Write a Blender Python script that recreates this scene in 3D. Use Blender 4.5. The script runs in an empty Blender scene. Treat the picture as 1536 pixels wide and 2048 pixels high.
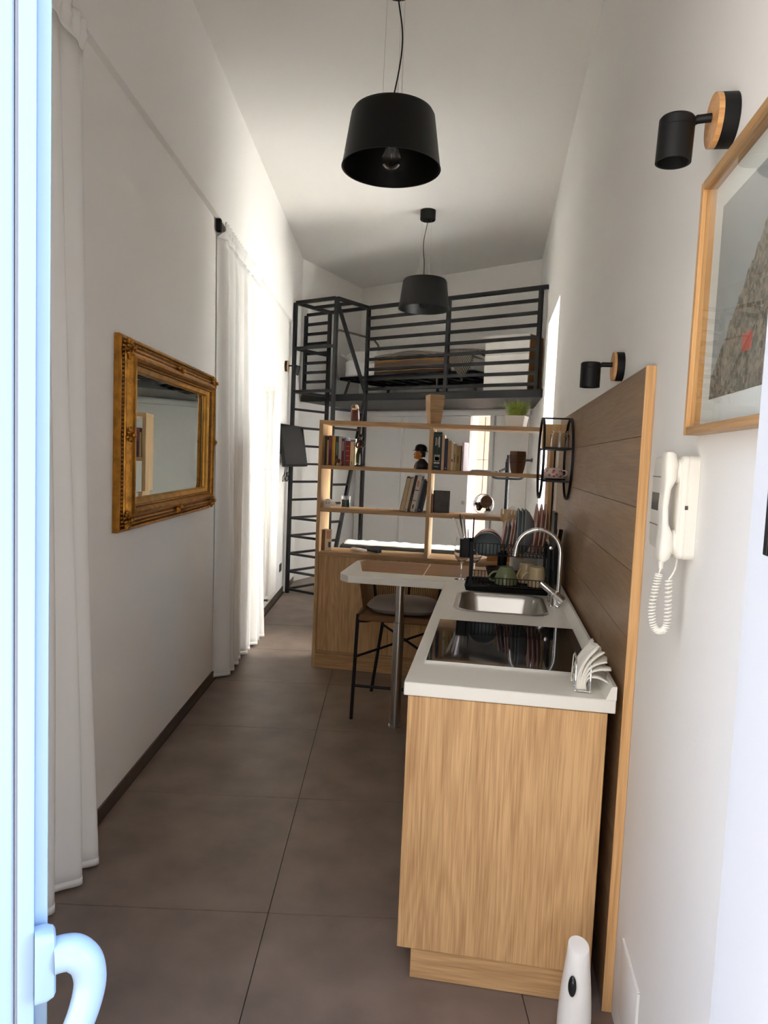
import bpy, bmesh, math, random
from mathutils import Vector, Matrix
random.seed(7)
S = bpy.context.scene
COL = S.collection
PI = math.pi
R = math.radians
sin, cos = math.sin, math.cos

# ------------------------------------------------------------------ camera
# world frame: +Y runs along the right-hand wall, +X to the right, floor at z = 0
CAM_Z = 1.52
cam = bpy.data.cameras.new('camera')
camo = bpy.data.objects.new('camera', cam)
COL.objects.link(camo)
_yaw, _pit, _rol = R(-8.741), R(4.4345), R(2.39)
_Rv = Vector((cos(_yaw), -sin(_yaw), 0))
_F = Vector((sin(_yaw) * cos(_pit), cos(_yaw) * cos(_pit), -sin(_pit)))
_U = _Rv.cross(_F)
_r = _Rv * cos(_rol) + _U * sin(_rol)
_u = _U * cos(_rol) - _Rv * sin(_rol)
camo.matrix_world = Matrix(((_r.x, _u.x, -_F.x, 0), (_r.y, _u.y, -_F.y, 0), (_r.z, _u.z, -_F.z, CAM_Z), (0, 0, 0, 1)))
cam.sensor_fit = 'HORIZONTAL'
cam.sensor_width = 36
cam.lens = 36 * 1400 / 1536
cam.clip_start = 0.05
S.camera = camo

# ------------------------------------------------------------------ sky and exposure
W = bpy.data.worlds.new('sky')
S.world = W
W.use_nodes = True
wn = W.node_tree.nodes
wl_ = W.node_tree.links
sky = wn.new('ShaderNodeTexSky')
sky.sky_type = 'NISHITA'
sky.sun_disc = False
sky.sun_elevation = R(54)
sky.sun_rotation = R(-53)
sky.air_density = 1.0
sky.dust_density = 2.0
bg = wn['Background']
wl_.new(sky.outputs[0], bg.inputs[0])
bg.inputs[1].default_value = 0.28

sun = bpy.data.lights.new('sun', 'SUN')
sun.energy = 13.5
sun.angle = R(0.6)
sun.color = (1.0, 0.97, 0.93)
suno = bpy.data.objects.new('sun', sun)
COL.objects.link(suno)
SUN_DIR = Vector((-0.38, 0.38, 0.84)).normalized()     # towards the sun, high over the house
suno.rotation_euler = (-SUN_DIR).to_track_quat('-Z', 'Y').to_euler()

def portal(name, loc, rot, sx, sy):
    l = bpy.data.lights.new(name, 'AREA')
    l.shape = 'RECTANGLE'; l.size = sx; l.size_y = sy
    l.cycles.is_portal = True
    o = bpy.data.objects.new(name, l); COL.objects.link(o)
    o.location = loc; o.rotation_euler = rot
portal('entrance_portal', (-0.25, 0.85, 1.2), (R(90), 0, 0), 1.2, 2.4)       # sends daylight in through the entrance (+Y)
portal('window_portal', (0.86, 5.79, 1.85), (R(90), 0, R(90)), 1.1, 1.8)   # and through the side window (-X)

S.view_settings.view_transform = 'Standard'
S.view_settings.look = 'None'
S.view_settings.gamma = 1
S.view_settings.use_curve_mapping = False
S.view_settings.exposure = 3.72
S.cycles.max_bounces = 14
S.cycles.diffuse_bounces = 8
S.cycles.glossy_bounces = 6
S.cycles.transmission_bounces = 10
S.cycles.transparent_max_bounces = 10
S.cycles.sample_clamp_indirect = 8
S.cycles.use_denoising = True

# ------------------------------------------------------------------ helpers
KY = R(8.563)                   # the left-hand wall is turned by this much against the right-hand one
def LW(x, y, z=0.0):            # left-wall frame (x off the wall, y along it) -> world
    return Vector((x * cos(KY) - y * sin(KY), x * sin(KY) + y * cos(KY), z))

def lin(c):
    c = c / 255.0
    return c / 12.92 if c <= 0.04045 else ((c + 0.055) / 1.055) ** 2.4
def rgb(r, g, b): return (lin(r), lin(g), lin(b), 1)

MATS = {}
def mat(name, col, rough=0.5, metal=0.0, spec=0.5, bump=0.0, bscale=60, vary=0.0, vscale=6, **kw):
    if name in MATS: return MATS[name]
    m = bpy.data.materials.new(name); m.use_nodes = True
    nt = m.node_tree; N = nt.nodes; L = nt.links
    b = N['Principled BSDF']
    b.inputs['Base Color'].default_value = col
    b.inputs['Roughness'].default_value = rough
    b.inputs['Metallic'].default_value = metal
    b.inputs['Specular IOR Level'].default_value = spec
    for k, v in kw.items(): b.inputs[k].default_value = v
    tc = N.new('ShaderNodeTexCoord')
    if vary:
        n = N.new('ShaderNodeTexNoise'); n.inputs['Scale'].default_value = vscale; n.inputs['Detail'].default_value = 6
        L.new(tc.outputs['Object'], n.inputs['Vector'])
        cr = N.new('ShaderNodeValToRGB')
        cr.color_ramp.elements[0].position = 0.3; cr.color_ramp.elements[1].position = 0.7
        cr.color_ramp.elements[0].color = tuple(c * (1 - vary) for c in col[:3]) + (1,)
        cr.color_ramp.elements[1].color = tuple(min(1, c * (1 + vary)) for c in col[:3]) + (1,)
        L.new(n.outputs['Fac'], cr.inputs[0]); L.new(cr.outputs[0], b.inputs['Base Color'])
    if bump:
        n2 = N.new('ShaderNodeTexNoise'); n2.inputs['Scale'].default_value = bscale; n2.inputs['Detail'].default_value = 4
        L.new(tc.outputs['Object'], n2.inputs['Vector'])
        bp = N.new('ShaderNodeBump'); bp.inputs['Strength'].default_value = bump; bp.inputs['Distance'].default_value = 0.01
        L.new(n2.outputs['Fac'], bp.inputs['Height']); L.new(bp.outputs[0], b.inputs['Normal'])
    MATS[name] = m
    return m

def wood(name, dark, light, axis='Z', rough=0.5, scale=1.0, knots=0.3):
    """stretched-noise grain running along one object axis, with fine pores and broad figure"""
    if name in MATS: return MATS[name]
    m = bpy.data.materials.new(name); m.use_nodes = True
    nt = m.node_tree; N = nt.nodes; L = nt.links
    b = N['Principled BSDF']; b.inputs['Roughness'].default_value = rough
    tc = N.new('ShaderNodeTexCoord')
    oi = N.new('ShaderNodeObjectInfo')
    vm = N.new('ShaderNodeVectorMath'); vm.operation = 'MULTIPLY_ADD'
    vm.inputs[1].default_value = (1, 1, 1)
    sc = N.new('ShaderNodeVectorMath'); sc.operation = 'SCALE'; sc.inputs['Scale'].default_value = 3.7
    cx = N.new('ShaderNodeCombineXYZ')
    for i in range(3): L.new(oi.outputs['Random'], cx.inputs[i])
    L.new(cx.outputs[0], sc.inputs[0])
    L.new(tc.outputs['Object'], vm.inputs[0]); L.new(sc.outputs[0], vm.inputs[2])
    i = 'XYZ'.index(axis)
    def mapping(a, c):
        mp = N.new('ShaderNodeMapping'); s = [c * scale] * 3; s[i] = a * scale
        mp.inputs['Scale'].default_value = s; L.new(vm.outputs[0], mp.inputs['Vector']); return mp
    m1 = mapping(1.3, 24); n1 = N.new('ShaderNodeTexNoise'); n1.inputs['Scale'].default_value = 1; n1.inputs['Detail'].default_value = 5; n1.inputs['Distortion'].default_value = 0.8
    L.new(m1.outputs[0], n1.inputs['Vector'])
    m2 = mapping(6, 220); n2 = N.new('ShaderNodeTexNoise'); n2.inputs['Scale'].default_value = 1; n2.inputs['Detail'].default_value = 3
    L.new(m2.outputs[0], n2.inputs['Vector'])
    m3 = mapping(0.9, 7); n3 = N.new('ShaderNodeTexNoise'); n3.inputs['Scale'].default_value = 1; n3.inputs['Detail'].default_value = 2
    L.new(m3.outputs[0], n3.inputs['Vector'])
    a1 = N.new('ShaderNodeMath'); a1.operation = 'MULTIPLY_ADD'; a1.inputs[1].default_value = 0.32
    a2 = N.new('ShaderNodeMath'); a2.operation = 'MULTIPLY_ADD'; a2.inputs[1].default_value = 0.50
    a3 = N.new('ShaderNodeMath'); a3.operation = 'MULTIPLY'; a3.inputs[1].default_value = 0.16
    L.new(n3.outputs['Fac'], a3.inputs[0]); L.new(n2.outputs['Fac'], a2.inputs[0]); L.new(a3.outputs[0], a2.inputs[2])
    L.new(n1.outputs['Fac'], a1.inputs[0]); L.new(a2.outputs[0], a1.inputs[2])
    m4 = mapping(0.55, 5.5); n4 = N.new('ShaderNodeTexNoise'); n4.inputs['Scale'].default_value = 1; n4.inputs['Detail'].default_value = 1.5; n4.inputs['Distortion'].default_value = 0.5
    L.new(m4.outputs[0], n4.inputs['Vector'])
    q1 = N.new('ShaderNodeMath'); q1.operation = 'MULTIPLY'; q1.inputs[1].default_value = 110; L.new(n4.outputs['Fac'], q1.inputs[0])
    q2 = N.new('ShaderNodeMath'); q2.operation = 'SINE'; L.new(q1.outputs[0], q2.inputs[0])
    q3 = N.new('ShaderNodeMath'); q3.operation = 'MULTIPLY_ADD'; q3.inputs[1].default_value = 0.032; L.new(q2.outputs[0], q3.inputs[0]); L.new(a1.outputs[0], q3.inputs[2])
    m5 = mapping(2.2, 7.0); v5 = N.new('ShaderNodeTexVoronoi'); v5.inputs['Scale'].default_value = 1; L.new(m5.outputs[0], v5.inputs['Vector'])
    q4 = N.new('ShaderNodeMapRange'); q4.inputs['From Min'].default_value = 0.03; q4.inputs['From Max'].default_value = 0.16; q4.inputs['To Min'].default_value = -0.16 * knots; q4.inputs['To Max'].default_value = 0.0
    L.new(v5.outputs['Distance'], q4.inputs['Value'])
    a1 = N.new('ShaderNodeMath'); a1.operation = 'ADD'; L.new(q3.outputs[0], a1.inputs[0]); L.new(q4.outputs[0], a1.inputs[1])
    cr = N.new('ShaderNodeValToRGB')
    cr.color_ramp.elements[0].position = 0.33; cr.color_ramp.elements[0].color = dark
    cr.color_ramp.elements[1].position = 0.60; cr.color_ramp.elements[1].color = light
    L.new(a1.outputs[0], cr.inputs[0]); L.new(cr.outputs[0], b.inputs['Base Color'])
    bp = N.new('ShaderNodeBump'); bp.inputs['Strength'].default_value = 0.15; bp.inputs['Distance'].default_value = 0.002
    L.new(n2.outputs['Fac'], bp.inputs['Height']); L.new(bp.outputs[0], b.inputs['Normal'])
    MATS[name] = m
    return m

def glass(name, col=(1, 1, 1, 1), rough=0.0, ior=1.45):
    return mat(name, col, rough, **{'Transmission Weight': 1.0, 'IOR': ior})

def pane_mat(name):
    # thin sheet of window glass: clear, mirroring more at a glancing angle
    m = bpy.data.materials.new(name); m.use_nodes = True
    nt = m.node_tree; N = nt.nodes; L = nt.links
    N.remove(N['Principled BSDF'])
    t = N.new('ShaderNodeBsdfTransparent'); t.inputs[0].default_value = (0.96, 0.97, 0.96, 1)
    g = N.new('ShaderNodeBsdfGlossy'); g.inputs['Roughness'].default_value = 0.0
    f = N.new('ShaderNodeFresnel'); f.inputs[0].default_value = 1.45
    x = N.new('ShaderNodeMixShader'); L.new(t.outputs[0], x.inputs[1])
    ge = N.new('ShaderNodeNewGeometry'); iv = N.new('ShaderNodeMath'); iv.operation = 'SUBTRACT'; iv.inputs[0].default_value = 1; L.new(ge.outputs['Backfacing'], iv.inputs[1])
    mu = N.new('ShaderNodeMath'); mu.operation = 'MULTIPLY'; L.new(f.outputs[0], mu.inputs[0]); L.new(iv.outputs[0], mu.inputs[1]); L.new(mu.outputs[0], x.inputs[0]); L.new(g.outputs[0], x.inputs[2])
    L.new(x.outputs[0], N['Material Output'].inputs[0])
    return m
M_PANE = pane_mat('window_glass')

class MB:
    """collects shapes and links them as one mesh object"""
    def __init__(s): s.bm = bmesh.new(); s.bev = False
    def face(s, pts):
        return s.bm.faces.new([s.bm.verts.new(p) for p in pts])
    def box(s, x0, x1, y0, y1, z0, z1, bev=0.0, seg=2, M=None):
        r = bmesh.ops.create_cube(s.bm, size=1)
        vs = r['verts']
        T = Matrix.Translation(((x0 + x1) / 2, (y0 + y1) / 2, (z0 + z1) / 2)) @ Matrix.Diagonal((abs(x1 - x0), abs(y1 - y0), abs(z1 - z0), 1))
        if M is not None: T = M @ T
        bmesh.ops.transform(s.bm, matrix=T, verts=vs)
        if bev:
            s.bev = True
            es = list({e for v in vs for e in v.link_edges})
            bmesh.ops.bevel(s.bm, geom=es, offset=bev, segments=seg, profile=0.5, affect='EDGES')
        return s
    def prism(s, pts, z0, z1, M=None):
        """polygon pts (x, y) pulled from z0 to z1"""
        M = M or Matrix()
        a = [s.bm.verts.new(M @ Vector((p[0], p[1], z0))) for p in pts]
        b = [s.bm.verts.new(M @ Vector((p[0], p[1], z1))) for p in pts]
        n = len(pts)
        f0 = s.bm.faces.new(a[::-1]); f1 = s.bm.faces.new(b)
        for i in range(n): s.bm.faces.new((a[i], a[(i + 1) % n], b[(i + 1) % n], b[i]))
        bmesh.ops.recalc_face_normals(s.bm, faces=s.bm.faces[:])
        return s
    def tube(s, pts, r, n=10, closed=False, caps=True):
        pts = [Vector(p) for p in pts]; m = len(pts)
        rs = r if isinstance(r, (list, tuple)) else [r] * m
        rings = []; up = None
        for i, p in enumerate(pts):
            if closed: d = pts[(i + 1) % m] - pts[i - 1]
            else: d = pts[min(i + 1, m - 1)] - pts[max(i - 1, 0)]
            d.normalize()
            if up is None:
                up = Vector((0, 0, 1)) if abs(d.z) < 0.9 else Vector((1, 0, 0))
            a = d.cross(up)
            if a.length < 1e-6: a = d.orthogonal()
            a.normalize(); b = a.cross(d).normalized(); up = b
            rings.append([s.bm.verts.new(p + (a * cos(2 * PI * k / n) + b * sin(2 * PI * k / n)) * rs[i]) for k in range(n)])
        for i in range(m if closed else m - 1):
            A, B = rings[i], rings[(i + 1) % m]
            for k in range(n): s.bm.faces.new((A[k], A[(k + 1) % n], B[(k + 1) % n], B[k]))
        if caps and not closed:
            s.bm.faces.new(rings[0][::-1]); s.bm.faces.new(rings[-1])
        return s
    def bar(s, p, q, w, h=None):
        """square bar from p to q"""
        h = h or w
        p, q = Vector(p), Vector(q); d = (q - p).normalized()
        up = Vector((0, 0, 1)) if abs(d.z) < 0.95 else Vector((0.886, -0.464, 0))
        a = d.cross(up).normalized() * w / 2; b = d.cross(a).normalized() * h / 2
        A = [s.bm.verts.new(p + a * i + b * j) for i, j in ((1, 1), (-1, 1), (-1, -1), (1, -1))]
        B = [s.bm.verts.new(q + a * i + b * j) for i, j in ((1, 1), (-1, 1), (-1, -1), (1, -1))]
        fs = [s.bm.faces.new(A[::-1]), s.bm.faces.new(B)]
        for k in range(4): fs.append(s.bm.faces.new((A[k], A[(k + 1) % 4], B[(k + 1) % 4], B[k])))
        bmesh.ops.recalc_face_normals(s.bm, faces=fs)
        return s
    def lathe(s, prof, n=32, c=(0, 0, 0), M=None, closed=False):
        """profile of (radius, z) turned about z through c"""
        M = M or Matrix.Translation(c)
        rings = []
        for r, z in prof:
            if r < 1e-6: rings.append([s.bm.verts.new(M @ Vector((0, 0, z)))])
            else: rings.append([s.bm.verts.new(M @ Vector((r * cos(2 * PI * k / n), r * sin(2 * PI * k / n), z))) for k in range(n)])
        fs = []
        for i in range(len(rings) if closed else len(rings) - 1):
            A, B = rings[i], rings[(i + 1) % len(rings)]
            for k in range(n):
                k2 = (k + 1) % n
                if len(A) == 1 and len(B) == 1: continue
                if len(A) == 1: fs.append(s.bm.faces.new((A[0], B[k2], B[k])))
                elif len(B) == 1: fs.append(s.bm.faces.new((A[k], A[k2], B[0])))
                else: fs.append(s.bm.faces.new((A[k], A[k2], B[k2], B[k])))
        bmesh.ops.recalc_face_normals(s.bm, faces=fs)
        return s
    def loft(s, secs, caps=True):
        """joins rings of equal length"""
        rings = [[s.bm.verts.new(p) for p in sec] for sec in secs]
        n = len(rings[0]); fs = []
        for A, B in zip(rings, rings[1:]):
            for k in range(n): fs.append(s.bm.faces.new((A[k], A[(k + 1) % n], B[(k + 1) % n], B[k])))
        if caps: fs.append(s.bm.faces.new(rings[0][::-1])); fs.append(s.bm.faces.new(rings[-1]))
        bmesh.ops.recalc_face_normals(s.bm, faces=fs)
        return s
    def sphere(s, c, r, sz=1.0, u=16, v=10, M=None):
        r_ = bmesh.ops.create_uvsphere(s.bm, u_segments=u, v_segments=v, radius=1)
        rr = r if isinstance(r, (tuple, list)) else (r, r, r * sz)
        T = Matrix.Translation(c) @ (M or Matrix()) @ Matrix.Diagonal((rr[0], rr[1], rr[2], 1))
        bmesh.ops.transform(s.bm, matrix=T, verts=r_['verts'])
        return s
    def grid(s, f, nu, nv):
        """sheet f(u, v) for u, v in 0..1"""
        g = [[s.bm.verts.new(f(i / nu, j / nv)) for j in range(nv + 1)] for i in range(nu + 1)]
        for i in range(nu):
            for j in range(nv): s.bm.faces.new((g[i][j], g[i + 1][j], g[i + 1][j + 1], g[i][j + 1]))
        return s
    def build(s, name, m, parent=None, world=False, smooth=35, kind=None, label=None, mods=()):
        me = bpy.data.meshes.new(name)
        if world and parent is not None:
            root = parent
            while root.parent: root = root.parent
            T = Matrix.Translation(root.location) @ root.rotation_euler.to_matrix().to_4x4()
            bmesh.ops.transform(s.bm, matrix=T.inverted(), verts=s.bm.verts[:])
        s.bm.to_mesh(me); s.bm.free()
        me.materials.append(m)
        if smooth:
            for p in me.polygons: p.use_smooth = True
            me.set_sharp_from_angle(angle=R(smooth))
        o = bpy.data.objects.new(name, me); COL.objects.link(o)
        if parent is not None: o.parent = parent
        if kind: o['kind'] = kind
        if label: o['label'] = label
        if s.bev and smooth:
            wn_ = o.modifiers.new('weighted', 'WEIGHTED_NORMAL'); wn_.keep_sharp = True
        for t, kw in mods:
            md = o.modifiers.new(t.lower(), t)
            for k, v in kw.items(): setattr(md, k, v)
        return o

def thing(name, label, cat, loc=(0, 0, 0), rz=0.0, group=None):
    o = bpy.data.objects.new(name, None); COL.objects.link(o)
    o.empty_display_size = 0.05
    o.location = loc; o.rotation_euler = (0, 0, rz)
    o['label'] = label; o['category'] = cat
    if group: o['group'] = group
    return o
def tag(o, label, cat, group=None):
    o['label'] = label; o['category'] = cat
    if group: o['group'] = group
    return o
def rrect(x0, x1, y0, y1, r, z, n=6):
    """rounded rectangle ring"""
    out = []
    for cx, cy, a in ((x1 - r, y1 - r, 0), (x0 + r, y1 - r, 90), (x0 + r, y0 + r, 180), (x1 - r, y0 + r, 270)):
        for k in range(n + 1):
            t = R(a + 90 * k / n); out.append(Vector((cx + r * cos(t), cy + r * sin(t), z)))
    return out
def ring(cx, cy, rx, ry, z, n=20):
    return [Vector((cx + rx * cos(2 * PI * k / n), cy + ry * sin(2 * PI * k / n), z)) for k in range(n)]
def catmull(pts, k=6):
    pts = [Vector(p) for p in pts]; out = []
    P = [pts[0]] + pts + [pts[-1]]
    for i in range(1, len(P) - 2):
        for j in range(k):
            t = j / k
            out.append(0.5 * ((2 * P[i]) + (P[i + 1] - P[i - 1]) * t + (2 * P[i - 1] - 5 * P[i] + 4 * P[i + 1] - P[i + 2]) * t * t + (3 * P[i] - P[i - 1] - 3 * P[i + 1] + P[i + 2]) * t ** 3))
    out.append(pts[-1]); return out
SUBD = ('SUBSURF', dict(levels=1, render_levels=1))

# ------------------------------------------------------------------ materials
M_WALL = mat('wall_paint', (0.84, 0.825, 0.80, 1), 0.92, bump=0.04, bscale=90, vary=0.012, vscale=1.5)
M_WALLR = mat('wall_paint_grey', (0.80, 0.79, 0.77, 1), 0.85, bump=0.04, bscale=90, vary=0.012, vscale=1.5)
M_CEIL = mat('ceiling_paint', (0.80, 0.785, 0.76, 1), 0.95)
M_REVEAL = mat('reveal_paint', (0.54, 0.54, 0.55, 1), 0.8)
M_TILE = mat('brown_tile', rgb(124, 107, 95), 0.42, bump=0.03, bscale=40, vary=0.22, vscale=5.0)
M_GROUT = mat('grout', rgb(62, 53, 46), 0.9)
M_SKIRT = mat('skirting_tile', rgb(78, 64, 54), 0.5)
M_OAK = wood('oak_vertical', rgb(174, 130, 84), rgb(220, 178, 126), 'Z', 0.5)
M_OAKX = wood('oak_horizontal', rgb(166, 124, 80), rgb(214, 172, 122), 'X', 0.5)
M_SHELF = wood('bookcase_oak', rgb(160, 122, 80), rgb(200, 164, 118), 'X', 0.5)
M_SHELFZ = wood('bookcase_oak_upright', rgb(168, 128, 84), rgb(208, 172, 124), 'Z', 0.5)
M_PANEL = wood('panel_oak', rgb(124, 96, 68), rgb(152, 122, 90), 'Y', 0.38)
M_EDGE = wood('panel_edge_oak', rgb(196, 146, 92), rgb(226, 180, 124), 'Z', 0.45)
M_FLAT = wood('bar_inlay_wood', rgb(132, 92, 54), rgb(160, 116, 72), 'X', 0.45)
M_FRAMEOAK = wood('frame_oak', rgb(186, 134, 82), rgb(214, 166, 110), 'Z', 0.4)
M_BLACK = mat('black_steel', (0.008, 0.008, 0.009, 1), 0.5, spec=0.3)
M_MATT = mat('matt_black', (0.005, 0.005, 0.005, 1), 0.5, spec=0.3)
M_SHADE = mat('black_lamp_shade', (0.003, 0.003, 0.003, 1), 0.40, spec=0.25)
M_CHAR = mat('charcoal_board', rgb(66, 64, 62), 0.6)
M_LAM = mat('cream_laminate', (0.81, 0.79, 0.73, 1), 0.35)
M_CHROME = mat('chrome', (0.85, 0.85, 0.85, 1), 0.06, 1.0)
M_STEEL = mat('brushed_steel', (0.55, 0.53, 0.50, 1), 0.28, 1.0)
M_GLASS = glass('clear_glass')
M_HOB = mat('black_hob_glass', (0.006, 0.006, 0.007, 1), 0.04, spec=0.7)
M_PVC = mat('sky_tinted_pvc', (0.27, 0.37, 0.49, 1), 0.35)  # white PVC, darkened, with the blue of the skylight mixed into its colour
M_WPLAS = mat('white_plastic', (0.86, 0.83, 0.78, 1), 0.3)
M_IVORY = mat('ivory_plastic', (0.78, 0.755, 0.69, 1), 0.35)
M_CURT = mat('white_curtain', (0.80, 0.79, 0.765, 1), 0.9, bump=0.05, bscale=300, **{'Subsurface Weight': 0.0})
M_GOLD = mat('aged_gold', rgb(176, 122, 46), 0.38, 0.75, bump=0.25, bscale=90, vary=0.35, vscale=25)
M_GOLDD = mat('dark_gold', rgb(110, 68, 28), 0.5, 0.5, bump=0.4, bscale=120, vary=0.4, vscale=60)
M_MIRROR = mat('mirror_silver', (0.80, 0.86, 0.82, 1), 0.01, 1.0)
M_RAD = mat('white_enamel', (0.88, 0.87, 0.84, 1), 0.3)
M_SCREEN = mat('screen', (0.010, 0.010, 0.010, 1), 0.12)
M_WOODDISC = wood('lamp_wood', rgb(188, 132, 78), rgb(222, 170, 112), 'X', 0.4)
M_SHEET = mat('white_sheet', (0.80, 0.79, 0.77, 1), 0.9, bump=0.2, bscale=14)
M_CUSH = mat('grey_cushion', rgb(158, 146, 136), 0.95, bump=0.1, bscale=200)
M_ROPE = mat('rope', rgb(124, 90, 56), 0.9, bump=0.5, bscale=250)
M_STONE = mat('stone_cladding', rgb(112, 94, 77), 0.7, vary=0.12, vscale=9, bump=0.2, bscale=20)
M_PAVE = mat('terrace_paving', rgb(84, 79, 72), 0.8, vary=0.1)
M_PINK = mat('pink_glaze', rgb(214, 172, 162), 0.25)
M_GREY = mat('blue_grey_glaze', rgb(124, 132, 136), 0.25)
M_GREEN = mat('sage_glaze', rgb(134, 142, 104), 0.22)
M_CREAM = mat('cream_glaze', rgb(214, 192, 152), 0.22)

# ------------------------------------------------------------------ the setting
H_CEIL = 3.773
ZL = 2.925                                    # height of the ledge on the left wall
CX, CA, CB = Vector((0.405, 8.066)), Vector((-1.87, 9.437)), Vector((-2.306, 8.029))
def struct(o): o['kind'] = 'structure'; return o
def frame(name, loc, rz):
    o = bpy.data.objects.new(name, None); COL.objects.link(o); o.location = loc; o.rotation_euler = (0, 0, rz); o['kind'] = 'structure'; return o

# floor: grout bed, then every tile clipped to the room
room = [LW(-1.112, 0.62), Vector((0.405, 0.45, 0)), Vector((0.405, 8.066, 0)), Vector((-1.87, 9.437, 0)), LW(-1.08, 8.27)]
LWf = lambda p: Vector((p.x * cos(KY) + p.y * sin(KY), -p.x * sin(KY) + p.y * cos(KY)))
roomL = [LWf(p) for p in room]
fl = frame('floor', (0, 0, 0), KY)
MB().prism([(-1.9, 0.62), (0.95, 0.2), (2.2, 8.4), (-1.2, 9.9), (-1.9, 8.3)], -0.12, -0.008).build('floor_bed', M_GROUT, fl, smooth=0)
def clip(poly, rm):
    for i in range(len(rm)):
        a, b = rm[i], rm[(i + 1) % len(rm)]; out = []
        for j in range(len(poly)):
            p, q = poly[j], poly[(j + 1) % len(poly)]
            sp = (b - a).cross(p - a); sq = (b - a).cross(q - a)
            if sp >= 0: out.append(p)
            if (sp >= 0) != (sq >= 0): out.append(p + (q - p) * (sp / (sp - sq)))
        poly = out
        if not poly: break
    return poly
TS, X0T, Y0T = 0.783, -0.335, 2.21
for i in range(-1, 4):
    for j in range(-2, 10):
        x0, y0 = X0T + i * TS, Y0T + j * TS; g = 0.0016
        p = clip([Vector((x0 + g, y0 + g)), Vector((x0 + TS - g, y0 + g)), Vector((x0 + TS - g, y0 + TS - g)), Vector((x0 + g, y0 + TS - g))], roomL)
        if len(p) > 2:
            MB().prism([(q.x, q.y) for q in p], -0.008, random.uniform(-0.0006, 0.0)).build('floor_tile', M_TILE, fl, smooth=0)

# ceiling
struct(MB().prism([(-3.0, 0.5), (1.2, 0.5), (1.2, 8.6), (-1.9, 10.2), (-3.0, 8.6)], H_CEIL, H_CEIL + 0.25).build('ceiling', M_CEIL, smooth=0))

# left wall: lower face with two curtained openings, upper face standing 3 cm proud
w = frame('wall_left', (0, 0, 0), KY)
b = MB()
b.box(-1.42, -1.112, 2.45, 4.60, 0, ZL).box(-1.42, -1.112, 5.58, 7.64, 0, ZL).box(-1.42, -1.112, 0.75, 1.55, 0, ZL)
b.build('lower_wall', M_WALL, w, smooth=0)
MB().box(-1.42, -1.08, 0.75, 8.4, ZL, H_CEIL).build('upper_wall', M_WALL, w, smooth=0)
MB().box(-1.42, -1.08, 7.64, 8.4, 0, ZL).build('pier', M_WALL, w, smooth=0)
b = MB()
for y0, y1 in ((1.55, 2.45), (4.60, 5.58)):
    b.box(-1.95, -1.85, y0 - 0.1, y1 + 0.1, 0, ZL)
    b.box(-1.85, -1.42, y0 - 0.1, y0, 0, ZL).box(-1.85, -1.42, y1, y1 + 0.1, 0, ZL)
    b.box(-1.95, -1.42, y0 - 0.1, y1 + 0.1, ZL, ZL + 0.1).box(-1.95, -1.112, y0, y1, -0.05, -0.001)
b.build('niche', M_WALL, w, smooth=0)
bb = frame('baseboard_left', (0, 0, 0), KY)
for ya, yb in ((2.45, 4.60), (5.58, 7.64)):
    k = -2
    while Y0T + k * TS < yb:
        a, c = max(ya, Y0T + k * TS + 0.0015), min(yb, Y0T + (k + 1) * TS - 0.0015); k += 1
        if c - a > 0.02: MB().box(-1.112, -1.103, a, c, 0, 0.062, 0.001, 1).build('skirting_tile', M_SKIRT, bb, smooth=0)
bb = struct(MB().prism([LW(-1.08, 7.655)[:2], LW(-1.071, 7.655)[:2], LW(-1.071, 8.26)[:2], LW(-1.08, 8.26)[:2]], 0, 0.062).build('baseboard_pier', M_SKIRT, smooth=0))

# right wall with the deep side window
WY0, WY1, WZ0, WZ1, WT = 5.26, 6.33, 0.12, 2.735, 0.86
b = MB()
b.box(0.405, WT, 0.96, WY0, 0, H_CEIL).box(0.405, WT, WY1, 8.5, 0, H_CEIL)
b.box(0.405, WT, WY0, WY1, 0, WZ0).box(0.405, WT, WY0, WY1, WZ1, H_CEIL)
struct(b.build('wall_right', M_WALLR, smooth=0))
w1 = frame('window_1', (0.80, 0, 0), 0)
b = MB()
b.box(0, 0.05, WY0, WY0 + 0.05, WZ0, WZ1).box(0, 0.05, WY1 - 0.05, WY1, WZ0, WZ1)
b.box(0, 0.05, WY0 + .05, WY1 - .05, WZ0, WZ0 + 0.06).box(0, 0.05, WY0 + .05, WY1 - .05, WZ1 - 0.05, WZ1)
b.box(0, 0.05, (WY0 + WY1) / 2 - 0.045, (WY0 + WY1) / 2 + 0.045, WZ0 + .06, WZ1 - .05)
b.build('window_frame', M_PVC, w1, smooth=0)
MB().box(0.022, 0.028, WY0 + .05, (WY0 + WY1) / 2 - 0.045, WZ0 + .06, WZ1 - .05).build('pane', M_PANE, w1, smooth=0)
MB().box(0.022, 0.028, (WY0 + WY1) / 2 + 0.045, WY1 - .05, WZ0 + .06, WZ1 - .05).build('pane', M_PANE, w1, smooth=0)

# entrance: thick front wall round the opening we look through
b = MB()
b.box(0.33, 2.6, 0.66, 0.96, 0, 4.0).box(-3.2, -0.86, 0.80, 1.10, 0, 4.0).box(-0.86, 0.33, 0.74, 0.98, 2.62, 4.0)
struct(b.build('wall_front', M_REVEAL, smooth=0))

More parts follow.
